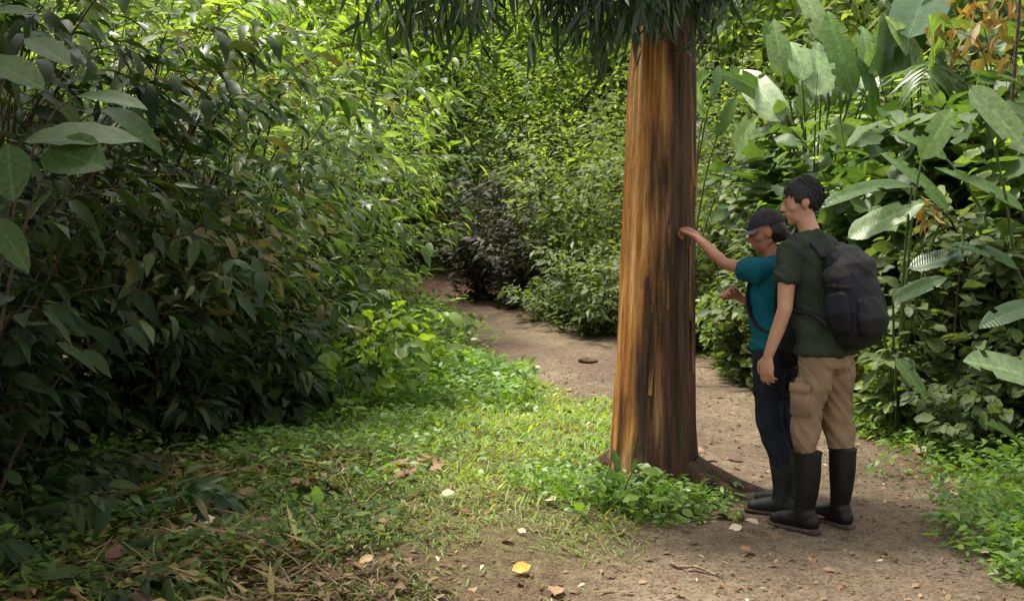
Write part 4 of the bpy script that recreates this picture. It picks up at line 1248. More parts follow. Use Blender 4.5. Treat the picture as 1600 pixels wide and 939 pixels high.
# seedlings
rs = np.random.RandomState(55)
SEED = [(985, 792, .40, 'leafy plant climbing the front of the trunk foot with pale leaves', 'herb', 34), (1030, 796, .32, 'leafy plant at the right of the trunk front', 'herb_shaded', 26), (1000, 800, .30, 'leafy seedling growing against the front of the orange trunk', 'herb', 26), (940, 790, .26, 'small seedling at the left foot of the orange trunk', 'herb', 18),
        (1070, 802, .16, 'small seedling at the right foot of the orange trunk', 'herb_shaded', 14),
        (200, 720, .35, 'light green seedling at the edge of the dark hollow on the left', 'herb', 26), (40, 830, .45, 'dark leafy plant in the lower left corner', 'herb_shaded', 40),
        (250, 905, .25, 'blue-green seedling at bottom left', 'herb_shaded', 20), (400, 690, .3, 'shaded seedling under the left thicket', 'herb_shaded', 26),
        (510, 660, .32, 'leafy plant under the young yellow plant', 'herb', 30), (330, 740, .25, 'low leafy plant in front of the left thicket', 'herb_shaded', 26),
        (110, 770, .4, 'narrow-leaved plant at the left edge near the bottom', 'herb_shaded', 34), (900, 700, .16, 'small bright plant left of the orange trunk', 'herb', 20),
        (1520, 700, .3, 'leafy plant on the right verge', 'herb', 30), (1590, 760, .25, 'leafy plant at the right edge of the verge', 'herb', 26), (1460, 690, .2, 'small plant at the foot of the right bushes', 'herb', 20),
        (5, 930, .35, 'dark plant in the bottom left corner', 'herb_shaded', 34), (420, 800, .18, 'low plant between the dead leaf patches', 'herb', 16), (560, 800, .15, 'low green plant left of the leaf heap', 'herb', 16)]
for px_, py_, h, lab, mt, n in SEED:
    p = on_ground(px_, py_)
    P, D, N, LL, pa, ra = shrub_parts(rs, h, h * .55, 7, max(3, n // 5), .10, (0, -.03), droop=.25, start=.3)
    make_plant('seedling', tuple(p), lab, 'seedling', 'seedlings on the forest floor', rs, P, D, N, LL, pa, ra, 'oval', M[mt], nobj=24, kind_hi='oval_hi', stemmat=M['greenstem'])

# ------------------------------------------------------------------ people
class Shape:
    """collects overlapping closed solids, which are then fused into one skin"""
    def __init__(s): s.V = []; s.F4 = []; s.F3 = []; s.n = 0
    def tube(s, pts, rx, ry=None, ref=(1, 0, 0), sides=18, caps=True, sq=2.0, capk=1.0):
        p = np.asarray(pts, float); k = len(p)
        rx = np.broadcast_to(np.asarray(rx, float), (k,)).copy()
        ry = rx.copy() if ry is None else np.broadcast_to(np.asarray(ry, float), (k,)).copy()
        T = unit(np.gradient(p, axis=0)) if k > 2 else unit(np.repeat((p[1] - p[0])[None], 2, 0))
        if caps:
            q, qx, qy, qt = [], [], [], []
            for a in (80, 55, 28):
                a = R(a); m = min(rx[0], ry[0]) * capk
                q.append(p[0] - T[0] * m * math.sin(a)); qx.append(rx[0] * math.cos(a)); qy.append(ry[0] * math.cos(a)); qt.append(T[0])
            for i in range(k): q.append(p[i]); qx.append(rx[i]); qy.append(ry[i]); qt.append(T[i])
            for a in (28, 55, 80):
                a = R(a); m = min(rx[-1], ry[-1]) * capk
                q.append(p[-1] + T[-1] * m * math.sin(a)); qx.append(rx[-1] * math.cos(a)); qy.append(ry[-1] * math.cos(a)); qt.append(T[-1])
            p, rx, ry, T = np.array(q), np.array(qx), np.array(qy), np.array(qt); k = len(p)
        ref = np.asarray(ref, float)
        a = np.linspace(0, 2 * PI, sides, endpoint=False)
        ca, sa = np.cos(a), np.sin(a)
        ca = np.sign(ca) * np.abs(ca) ** (2 / sq); sa = np.sign(sa) * np.abs(sa) ** (2 / sq)
        A = []
        for t in T:
            r_ = ref if abs(np.dot(ref, t)) < .95 else np.array([0, 1., 0])
            A.append(unit(r_ - t * np.dot(r_, t)))
        A = np.array(A); B = np.cross(T, A)
        ring = p[:, None] + A[:, None] * (rx[:, None, None] * ca[None, :, None]) + B[:, None] * (ry[:, None, None] * sa[None, :, None])
        base = s.n
        s.V.append(ring.reshape(-1, 3))
        s.n += k * sides
        i = np.arange(k - 1)[:, None] * sides + np.arange(sides)[None] + base
        j = np.arange(k - 1)[:, None] * sides + (np.arange(sides)[None] + 1) % sides + base
        s.F4.append(np.stack([i.ravel(), j.ravel(), (j + sides).ravel(), (i + sides).ravel()], -1))
        s.V.append(np.stack([p[0], p[-1]])); c0, c1 = s.n, s.n + 1; s.n += 2
        m = np.arange(sides)
        s.F3.append(np.stack([base + (m + 1) % sides, base + m, np.full(sides, c0)], -1))
        e = base + (k - 1) * sides
        s.F3.append(np.stack([e + m, e + (m + 1) % sides, np.full(sides, c1)], -1))
        return s
    def ball(s, c, r, M3=None, n=14):
        c = np.asarray(c, float); r = np.asarray(r, float) * np.ones(3)
        th = np.linspace(0.02, PI - .02, n)
        pts = np.stack([np.zeros(n), np.zeros(n), -np.cos(th)], -1)
        rad = np.sin(th)
        a = np.linspace(0, 2 * PI, 20, endpoint=False)
        ring = np.stack([rad[:, None] * np.cos(a)[None], rad[:, None] * np.sin(a)[None], np.repeat(pts[:, 2:3], 20, 1)], -1).reshape(-1, 3)
        ring = np.concatenate([ring, [[0, 0, -1], [0, 0, 1]]]) * r
        if M3 is not None: ring = ring @ np.asarray(M3).T
        base = s.n
        s.V.append(ring + c); s.n += len(ring)
        i = np.arange(n - 1)[:, None] * 20 + np.arange(20)[None] + base
        j = np.arange(n - 1)[:, None] * 20 + (np.arange(20)[None] + 1) % 20 + base
        s.F4.append(np.stack([i.ravel(), j.ravel(), (j + 20).ravel(), (i + 20).ravel()], -1))
        m = np.arange(20)
        s.F3.append(np.stack([base + (m + 1) % 20, base + m, np.full(20, s.n - 2)], -1))
        e = base + (n - 1) * 20
        s.F3.append(np.stack([e + m, e + (m + 1) % 20, np.full(20, s.n - 1)], -1))
        return s
    def raw(s):
        return np.concatenate(s.V), [np.concatenate(s.F4), np.concatenate(s.F3)]
    def fused(s, name, voxel=.008, smooth=4, wrinkle=None):
        v, f = s.raw()
        me = mesh_np(name, v, f)
        ob = bpy.data.objects.new(name, me); COL.objects.link(ob)
        md = ob.modifiers.new('r', 'REMESH'); md.mode = 'VOXEL'; md.voxel_size = voxel; md.use_smooth_shade = True
        if smooth:
            ms = ob.modifiers.new('s', 'SMOOTH'); ms.factor = .5; ms.iterations = smooth
        dg = bpy.context.evaluated_depsgraph_get()
        out = bpy.data.meshes.new_from_object(ob.evaluated_get(dg))
        out.name = name
        bpy.data.objects.remove(ob); bpy.data.meshes.remove(me)
        if wrinkle:
            n = len(out.vertices)
            co = np.empty(n * 3, np.float32); out.vertices.foreach_get('co', co); co = co.reshape(-1, 3)
            no = np.empty(n * 3, np.float32); out.vertex_normals.foreach_get('vector', no); no = no.reshape(-1, 3)
            d = wrinkle(co)
            co = co + no * d[:, None]
            out.vertices.foreach_set('co', co.astype(np.float32).ravel())
        out.polygons.foreach_set('use_smooth', np.ones(len(out.polygons), bool))
        out.update()
        return out

def wr(amp, sx, sz, tiltf=.5, seed=0):
    def f(co):
        u = co[:, 0] * sx + co[:, 1] * sx * .7 + seed
        w = co[:, 2] * sz + (co[:, 0] - co[:, 1]) * sx * tiltf
        a = vnoise(u, w) - .5
        b_ = vnoise(u * 2.1 + 9, w * 2.1 + 4) - .5
        ridge = 1 - np.abs(2 * vnoise(u * .9 + 20, w * 1.2 + 7) - 1) * 2
        fine = 1 - np.abs(2 * vnoise(u * 2.3 + 3, w * 2.6 + 17) - 1) * 2
        return amp * (a + .5 * b_ + .35 * ridge + .22 * fine)
    return f

def hand_shape(S, wrist, d, n, side, curl, sc_=1.0, spread=1.0, thumb_in=.5):
    """wrist point, direction of the palm, palm normal (the way the palm faces), side = direction of the thumb side"""
    d = unit(d); n = unit(n - d * np.dot(n, d)); s = unit(side - d * np.dot(side, d)); s = unit(s - n * np.dot(s, n))
    w = np.asarray(wrist, float)
    pl = .088 * sc_
    S.tube([w - d * .02, w + d * .015, w + d * pl * .55, w + d * pl], [.025 * sc_, .029 * sc_, .040 * sc_, .041 * sc_], [.018 * sc_, .016 * sc_, .015 * sc_, .012 * sc_], ref=s, sides=16)
    lens = [.070, .078, .073, .057]; offs = [.030, .0105, -.0095, -.029]
    for k in range(4):
        p = w + d * pl * (.98 - .04 * abs(k - 1)) + s * offs[k] * sc_
        ang = 0.0
        pts = [p - d * .01]
        c = curl[k] if hasattr(curl, '__len__') else curl
        dd = unit(d + s * (.10 * (1.3 - k)) * spread)
        cur = p
        pts.append(cur)
        for j, fr in enumerate((.45, .32, .23)):
            ang += c * (.8, 1.1, .8)[j]
            v_ = dd * math.cos(ang) + n * math.sin(ang)
            cur = cur + v_ * lens[k] * fr * sc_ * 1.05
            pts.append(cur)
        rr = np.array([.0095, .0095, .0088, .008, .0068]) * sc_ * (1, 1, .97, .85)[k]
        S.tube(pts, rr, sides=10, ref=s)
    p = w + d * .022 * sc_ + s * .026 * sc_
    t1 = unit(d * .65 + s * .75 + n * .25 * thumb_in); t2 = unit(d * .9 + s * .25 + n * .55 * thumb_in); t3 = unit(d * 1.0 - s * .05 + n * .7 * thumb_in)
    pts = [p - t1 * .01, p, p + t1 * .034 * sc_, p + t1 * .034 * sc_ + t2 * .032 * sc_, p + t1 * .034 * sc_ + t2 * .032 * sc_ + t3 * .024 * sc_]
    S.tube(pts, np.array([.014, .0145, .012, .0105, .0085]) * sc_, sides=10, ref=n)

def rotz(a):
    c, s = math.cos(a), math.sin(a)
    return np.array([[c, -s, 0], [s, c, 0], [0, 0, 1.]])
def rotx(a):
    c, s = math.cos(a), math.sin(a)
    return np.array([[1, 0, 0], [0, c, -s], [0, s, c]])

def head_shape(S, c, M3, k=1.0, fem=False):
    T = lambda x, y, z: np.asarray(c) + M3 @ (np.array([x, y, z]) * k)
    S.ball(T(0, -.012, .032), np.array([.073, .093, .092]) * k, M3)
    S.ball(T(0, .028, .0), np.array([.064, .062, .08]) * k, M3)
    S.ball(T(0, .032, -.05), np.array([.052, .055, .055]) * k, M3)
    S.ball(T(0, .066, -.088), np.array([.020, .018, .017]) * k, M3)
    S.tube([T(-.05, -.01, -.045), T(-.035, .035, -.08), T(0, .062, -.092), T(.035, .035, -.08), T(.05, -.01, -.045)], .016 * k, sides=10)
    S.tube([T(0, .078, .028), T(0, .096, .0), T(0, .107, -.018)], np.array([.008, .010, .013]) * k, sides=10)
    S.ball(T(-.011, .096, -.022), .009 * k, M3); S.ball(T(.011, .096, -.022), .009 * k, M3)
    S.tube([T(-.042, .068, .033), T(-.02, .083, .037), T(.02, .083, .037), T(.042, .068, .033)], .010 * k, sides=10)
    S.tube([T(-.020, .082, -.048), T(0, .090, -.046), T(.020, .082, -.048)], .0075 * k, sides=8)
    S.tube([T(-.017, .080, -.059), T(0, .087, -.060), T(.017, .080, -.059)], .008 * k, sides=8)
    S.ball(T(-.045, .052, -.018), np.array([.020, .018, .018]) * k, M3); S.ball(T(.045, .052, -.018), np.array([.020, .018, .018]) * k, M3)
    for s in (-1, 1):
        S.ball(T(s * .075, -.008, .0), np.array([.009, .019, .030]) * k, M3)
        S.tube([T(s * .078, -.022, .022), T(s * .082, -.028, .0), T(s * .076, -.012, -.026)], .006 * k, sides=8)
    return T

def skin_mat(name, c1, c2):
    m = plain(name, c1, c2, scale=9, rough=.5, bump=.06, dist=.004, spec=.4)
    b = m.node_tree.nodes['Principled BSDF']
    b.inputs['Subsurface Weight'].default_value = .12
    b.inputs['Subsurface Radius'].default_value = (.02, .008, .004)
    b.inputs['Subsurface Scale'].default_value = .5
    return m
def cloth(name, c1, c2, scale=5, rough=.85):
    return plain(name, c1, c2, scale=scale, rough=rough, bump=.25, dist=.01, spec=.2, detail=8)
M['skin_m'] = skin_mat('light skin', (.52, .30, .20), (.42, .21, .13))
M['skin_w'] = skin_mat('tanned skin', (.42, .19, .12), (.30, .12, .075))
M['hair'] = plain('black hair', (.018, .014, .014), (.006, .005, .005), scale=60, rough=.45, bump=.6, spec=.5, stretch=(3, 3, .6))
M['greenshirt'] = cloth('dark green jersey', (.036, .048, .030), (.016, .025, .017), 7)
M['khaki'] = cloth('khaki brown canvas', (.29, .205, .13), (.15, .10, .06), 6)
M['rubber'] = plain('black rubber', (.010, .009, .008), (.004, .004, .004), scale=9, rough=.5, bump=.3, spec=.3)
M['mudsole'] = plain('muddy sole', (.10, .07, .05), (.03, .022, .018), scale=40, rough=.9, bump=.6)
M['packnavy'] = cloth('navy pack fabric', (.011, .012, .018), (.007, .007, .010), 8, .6)
M['packgrey'] = cloth('grey pack fabric', (.05, .05, .053), (.022, .022, .024), 8, .75)
M['webbing'] = cloth('black webbing', (.02, .02, .022), (.012, .012, .013), 40, .7)
M['teal'] = cloth('teal jersey', (.004, .11, .15), (.002, .07, .11))
M['navypants'] = cloth('navy trousers', (.016, .019, .032), (.009, .011, .017), 6)
M['cap'] = cloth('dark grey cap cloth', (.05, .045, .055), (.025, .022, .03), 30)
M['capgrey'] = cloth('grey cap top', (.17, .17, .18), (.1, .1, .11), 30)
M['wbootm'] = plain('dark muddy boot', (.02, .022, .018), (.006, .007, .006), scale=20, rough=.6, bump=.4)
M['eyewhite'] = plain('eye white', (.42, .38, .35), (.38, .34, .3), scale=5, rough=.2, bump=0)
M['iris'] = plain('dark iris', (.02, .012, .008), (.01, .006, .004), scale=5, rough=.15, bump=0)
M['lip'] = plain('lips', (.36, .14, .11), (.3, .11, .09), scale=20, rough=.45, bump=.1)

def head_extras(root, T, M3, k):
    S = None
    for s in (-1, 1):
        S = Shape().ball(T(s * .030, .069, .012), .0118 * k, M3)
        v, f = S.raw(); e = link('eye', mesh_np('eye', v, f), M['eyewhite'], root)
        S = Shape().ball(T(s * .031, .0795, .012), np.array([.006, .0045, .006]) * k, M3)
        v, f = S.raw(); link('iris', mesh_np('iris', v, f), M['iris'], e)
        S = Shape().tube([T(s * .015, .091, .040), T(s * .030, .088, .045), T(s * .046, .072, .041)], .0042 * k, sides=8)
        v, f = S.raw(); link('eyebrow', mesh_np('eyebrow', v, f), M['hair'], root)
    S = Shape().tube([T(-.018, .0865, -.050), T(0, .0945, -.049), T(.018, .0865, -.050)], .0052 * k, sides=8)
    S.tube([T(-.015, .0845, -.058), T(0, .0915, -.059), T(.015, .0845, -.058)], .0055 * k, sides=8)
    v, f = S.raw(); link('lips', mesh_np('lips', v, f), M['lip'], root)

def hair_blades(T, M3, k, rng_, n, keep, rads, c, ln):
    """many short locks lying over the skull"""
    d = unit(rng_.normal(0, 1, (n, 3)))
    p = d * rads + c
    ok = keep(p)
    p = p[ok]; d = d[ok]
    tang = np.stack([0 * d[:, 0], -.6 + 0 * d[:, 0], -.9 + 0 * d[:, 0]], -1) + rng_.normal(0, .35, d.shape)
    tang = unit(tang - d * np.sum(tang * d, -1, keepdims=True) * .9 + d * rng_.uniform(0, .22, (len(d), 1)))
    Dm = frames(tang, d)
    v, f, r = merge(TPL['blade'], p, Dm, ln * (.6 + .7 * rng_.rand(len(p))), rng_)
    return v, f

def place(o_list, root):
    for o in o_list: o.parent = root

# ---------------- the man
def build_man():
    mx, my = 1.575, 5.33
    th = R(38)
    root = empty('person', (mx, my, gz(mx, my)), 'standing person in dark green t-shirt, khaki trousers and black rubber boots wearing a backpack', 'person', None, th)
    ln = lambda p: (p[0] - .02 * max(0, p[2] - .95), p[1] + .18 * max(0, p[2] - .95), p[2])
    LN = lambda ps: [ln(p) for p in ps]
    lf, rf = (-.115, .035), (.105, -.02)
    # trousers
    hipL, hipR = (-.078, .0, .85), (.078, .0, .85)
    knL, knR = (-.112, .032, .50), (.103, .0, .50)
    B = Shape()      # skin
    # legs
    for hp, kn, ft in ((hipL, knL, lf), (hipR, knR, rf)):
        B.tube([hp, ((hp[0] + kn[0]) / 2, (hp[1] + kn[1]) / 2 + .01, .7), kn, (ft[0], ft[1] - .02, .32), (ft[0], ft[1] - .01, .09)], [.056, .052, .038, .038, .036])
        B.tube([(ft[0], ft[1] - .03, .05), (ft[0], ft[1] + .06, .045), (ft[0], ft[1] + .15, .03)], [.034, .036, .028], [.03, .025, .018], sides=12)
    # torso
    B.tube(LN([(0, 0, .86), (0, 0, 1.0), (0, .005, 1.12), (0, .0, 1.28), (0, -.01, 1.40), (0, -.01, 1.455)]), [.115, .128, .130, .150, .150, .085], [.075, .085, .09, .10, .085, .06])
    B.tube(LN([(0, -.015, 1.42), (0, .0, 1.50), (0, .015, 1.56), (0, .02, 1.60)]), [.060, .052, .050, .050], sides=16)
    for s in (-1, 1):
        B.tube(LN([(s * .05, -.01, 1.44), (s * .12, -.01, 1.435), (s * .175, -.005, 1.41)]), [.05, .052, .05], sides=14)
    # left arm hangs relaxed
    shL = ln((-.185, -.005, 1.405)); elL = (-.245, .065, 1.125); wrL = (-.262, .150, .885)
    B.tube([shL, ((shL[0] + elL[0]) / 2 - .008, (shL[1] + elL[1]) / 2, 1.27), elL, (-.252, .105, 1.01), wrL], [.049, .045, .037, .035, .024], sides=16)
    hand_shape(B, wrL, (-.02, .06, -1), (.95, .05, 0), (.15, 1, 0), [.35, .42, .5, .55], 1.0, 1.0)
    # right arm bent forwards, hand at the strap
    shR = ln((.185, -.005, 1.405)); elR = (.25, .075, 1.13); wrR = (.17, .27, 1.22)
    B.tube([shR, (.225, .06, 1.27), elR, (.215, .17, 1.165), wrR], [.049, .045, .037, .035, .024], sides=16)
    hand_shape(B, wrR, (-.5, .3, .55), (-.2, -1, .3), (-.4, .2, .8), [.9, .95, 1.0, 1.05], 1.0, .6)
    hc = np.array([-.015, .15, 1.645]); k = .96
    hyaw = R(44)
    M3 = rotz(hyaw) @ rotx(R(-8))
    T = head_shape(B, hc, M3, k)
    link('body', B.fused('body', .0068, 2), M['skin_m'], root)
    head_extras(root, T, M3, k)
    # hair
    r_ = np.random.RandomState(9)
    cap = Shape(); cap.ball((0, -.016, .045), (.081, .103, .100), n=40)
    v, f = cap.raw()
    def hairline(p):
        y, z = p[:, 1], p[:, 2]
        front = np.interp(y, [-.12, -.035, -.028, .02, .035, .05, .075, .1], [-.062, -.05, .02, .012, .03, .062, .072, .072])
        return z > front + .006 * np.sin(y * 300) + .006 * np.sin(p[:, 0] * 260)
    # drop faces under the hairline
    kp = hairline(v)
    FF = []
    for ff in f:
        FF.append(ff[kp[ff].any(1)])
    v = v * k
    nv = np.array([mnoise.noise(Vector(x * 60)) for x in v])
    v = v * (1 + .025 * nv[:, None])
    sb = Shape()
    for s in (-1, 1): sb.tube(np.array([(s * .077, .008, .05), (s * .078, .012, .02), (s * .075, .012, -.004)]) * k, [.007, .005, .003], sides=8)
    v2, f2 = sb.raw()
    bl, bf = hair_blades(T, M3, k, r_, 4200, hairline, np.array([.083, .105, .103]), np.array([0, -.016, .045]), .04)
    bl = bl * k
    allv = np.concatenate([v, v2, bl])
    F4 = np.concatenate([FF[0], f2[0] + len(v), bf + len(v) + len(v2)]); F3 = np.concatenate([FF[1], f2[1] + len(v)])
    allv = allv @ M3.T + hc
    link('hair', mesh_np('hair', allv, [F4, F3]), M['hair'], root)
    # shirt
    S = Shape()
    S.tube(LN([(0, .0, .90), (0, 0, .98), (0, .01, 1.10), (0, .0, 1.26), (0, -.012, 1.38), (0, -.012, 1.445)]), [.184, .176, .162, .174, .172, .10], [.140, .134, .120, .12, .105, .075], sides=26, capk=.15)
    S.tube(LN([(-.12, -.01, 1.435), (0, -.012, 1.455), (.12, -.01, 1.435)]), [.055, .064, .055], ref=(0, 1, 0))
    for sgn, sh, el in ((-1, shL, elL), (1, shR, elR)):
        sh = np.array(sh); el = np.array(el)
        S.tube([(sgn * .10, sh[1] - .0, 1.425), sh + np.array([0, 0, .0]), sh * .78 + el * .22, sh * .46 + el * .54 + np.array([sgn * .004, 0, 0])], [.062, .069, .065, .062], sides=18, capk=.2)
    link('t_shirt', S.fused('t_shirt', .008, 3, wr(.013, 9, 12, .8, 3)), M['greenshirt'], root)
    # trousers
    S = Shape()
    S.tube([(0, .0, .97), (0, 0, .93), (0, .0, .84)], [.150, .160, .164], [.105, .114, .120], sides=26, capk=.4)
    S.tube([(-.076, .0, .83), (-.093, .02, .70), (-.113, .034, .53), (-.119, .02, .45), (-.117, .012, .385)], [.088, .088, .074, .064, .044], sides=20)
    S.tube([(.076, .0, .83), (.090, .01, .70), (.104, .0, .53), (.105, -.032, .45), (.105, -.042, .385)], [.088, .086, .073, .064, .044], sides=20)
    link('trousers', S.fused('trousers', .009, 2, wr(.022, 9, 11, 1.1, 11)), M['khaki'], root)
    for s_ in (-1, 1):      # thigh pockets with flaps
        S = Shape(); S.tube([(s_ * .178, .015, .74), (s_ * .182, .015, .60)], [.012, .012], [.055, .055], ref=(1, 0, 0), sides=16, sq=4, capk=.3)
        v, f = S.raw(); pk = link('cargo_pocket', mesh_np('cargo_pocket', v, f), M['khaki'], root)
        S = Shape(); S.tube([(s_ * .181, .015, .755), (s_ * .187, .015, .715)], [.013, .013], [.060, .060], ref=(1, 0, 0), sides=16, sq=4, capk=.2)
        v, f = S.raw(); link('pocket_flap', mesh_np('pocket_flap', v, f), M['khaki'], pk)
    # boots
    for (fx, fy), an in ((lf, R(6)), (rf, R(-10))):
        bt = empty('boot', (fx, fy, 0), None, None); bt.parent = root; bt.rotation_euler = (0, 0, an)
        S = Shape()
        S.tube([(0, -.02, .405), (0, -.022, .30), (0, -.018, .20), (0, -.01, .12), (0, -.0, .06)], [.066, .062, .053, .046, .044], [.071, .069, .060, .051, .049], sides=24, capk=.2)
        S.tube([(0, -.05, .055), (0, .03, .06), (0, .09, .052), (0, .155, .040)], [.039, .042, .046, .038], [.045, .052, .040, .026], ref=(1, 0, 0), sides=18)
        S.tube([(0, -.03, .09), (0, .06, .07)], [.044, .04], [.05, .03], sides=16)
        link('boot_shaft', S.fused('boot_shaft', .006, 2, wr(.004, 7, 6, .2, 5)), M['rubber'], bt)
        S = Shape(); S.tube([(0, -.085, .012), (0, 0, .012), (0, .09, .012), (0, .183, .014)], [.034, .042, .047, .034], [.016, .015, .014, .013], sides=20, sq=3)
        v, f = S.raw(); link('sole', mesh_np('sole', v, f), M['mudsole'], bt)
        v, f = tubes([np.array([(math.cos(a) * .067, -.02 + math.sin(a) * .072, .405) for a in np.linspace(0, 2 * PI, 25)])], [(.005, .005)], 6)
        link('rim', mesh_np('rim', v, [f]), M['rubber'], bt)
    return root, ln, th, (mx, my)
man, lnm, thm, mpos = build_man()

def build_pack(name, loc, th, label, ln, w, d, z0, z1, yb, mats, lid=True, group=None, zs=1.0, fs=1.0, sb=None):
    """a soft rucksack lying against the back; yb = y of the back panel"""
    root = empty(name, loc, label, 'backpack', group, th)
    hgt = z1 - z0
    yc = yb - d / 2
    prof = [(0, .80, .72), (.08, .95, .9), (.3, 1.0, 1.0), (.6, 1.0, .96), (.85, .93, .82), (1.0, .80, .62)]
    S = Shape()
    S.tube([ln((0, yc + (1 - b_) * d * .35, z0 + a * hgt)) for a, c, b_ in prof], [c * w / 2 for a, c, b_ in prof], [b_ * d / 2 for a, c, b_ in prof], sides=32, sq=3.2)
    link('main_bag', S.fused('main_bag', .008, 4, wr(.008, 7, 6, .6, 31)), M[mats[0]], root)
    S = Shape()
    S.tube([ln((0, yc - d * .40, z0 + .08 * hgt)), ln((0, yc - d * .46, z0 + .25 * hgt)), ln((0, yc - d * .43, z0 + .50 * hgt))], [w * .34, w * .38, w * .33], [d * .14, d * .17, d * .10], sides=24, sq=3)
    link('front_pocket', S.fused('front_pocket', .008, 3, wr(.008, 10, 10, .4, 5)), M[mats[0]], root)
    if lid:
        S = Shape()
        S.tube([ln((0, yc + .01, z0 + .80 * hgt)), ln((0, yc + .0, z0 + .93 * hgt)), ln((0, yc + .015, z0 + 1.02 * hgt))], [w * .485, w * .47, w * .38], [d * .48, d * .46, d * .34], sides=28, sq=3)
        link('top_lid', S.fused('top_lid', .008, 3, wr(.012, 9, 9, .5, 8)), M[mats[1]], root)
        v, f = tubes([bez(np.array(ln((-.05, yb - .01, z0 + 1.02 * hgt))), np.array(ln((0, yb + .0, z0 + 1.16 * hgt))), np.array(ln((.05, yb - .01, z0 + 1.02 * hgt))), 10)], [(.008, .008)], 8)
        link('haul_loop', mesh_np('haul_loop', v, [f]), M['webbing'], root)
    yp = yb
    for s in (-1, 1):
        yb = yp if sb is None else sb
        pts = np.array([ln(p) for p in [(s * .085 * fs, yb - .01, 1.38 * zs), (s * .09 * fs, yb + .05, 1.475 * zs), (s * .10 * fs, yb + .14 * fs, 1.475 * zs), (s * .12 * fs, yb + .235 * fs, 1.38 * zs),
                                          (s * .14 * fs, yb + .245 * fs, 1.22 * zs), (s * .165 * fs, yb + .17 * fs, 1.10 * zs), (s * .165 * fs, yb + .04, z0 + .12), (s * .14 * fs, yb - .02, z0 + .06)]])
        yb = yp
        # smooth the strap path
        t = np.linspace(0, 1, len(pts)); tt = np.linspace(0, 1, 28)
        sm = np.stack([np.interp(tt, t, pts[:, c]) for c in range(3)], -1)
        for _ in range(3): sm[1:-1] = (sm[:-2] + sm[1:-1] + sm[2:]) / 3
        S = Shape(); S.tube(sm, .026, .008, ref=(1, 0, 0), sides=12, sq=3)
        v, f = S.raw(); st = link('shoulder_strap', mesh_np('shoulder_strap', v, f), M['webbing'], root)
        # side compression straps with buckles
        for q in (.34, .66):
            a = np.array([ln((s * w * .40, yb - .02, z0 + q * hgt)), ln((s * (w * .5 + .006), yc, z0 + q * hgt)), ln((s * w * .44, yc - d * .42, z0 + q * hgt))])
            pp = bez(a[0], a[1] * 2 - (a[0] + a[2]) / 2, a[2], 10)
            S = Shape(); S.tube(pp, .003, .009, ref=(1, 0, 0), sides=8, sq=3)
            v, f = S.raw(); cs = link('side_strap', mesh_np('side_strap', v, f), M['webbing'], root)
            S = Shape(); S.tube([pp[4], pp[5]], .007, .014, ref=(1, 0, 0), sides=8, sq=4)
            v, f = S.raw(); link('buckle', mesh_np('buckle', v, f), M['rubber'], cs)
        S = Shape(); S.tube([ln((s * (w * .47), yc, z0 + .04)), ln((s * (w * .50), yc, z0 + .12)), ln((s * (w * .49), yc, z0 + .20))], [.02, .03, .022], [d * .3, d * .36, d * .34], sides=16, sq=3)
        link('side_pocket', S.fused('side_pocket', .007, 2), M[mats[0]], root)
    return root
build_pack('backpack', (mpos[0], mpos[1], gz(*mpos)), thm, 'large navy and grey rucksack on the back of the person in khaki trousers', lnm, .30, .19, .995, 1.365, -.112, ('packnavy', 'packgrey'))

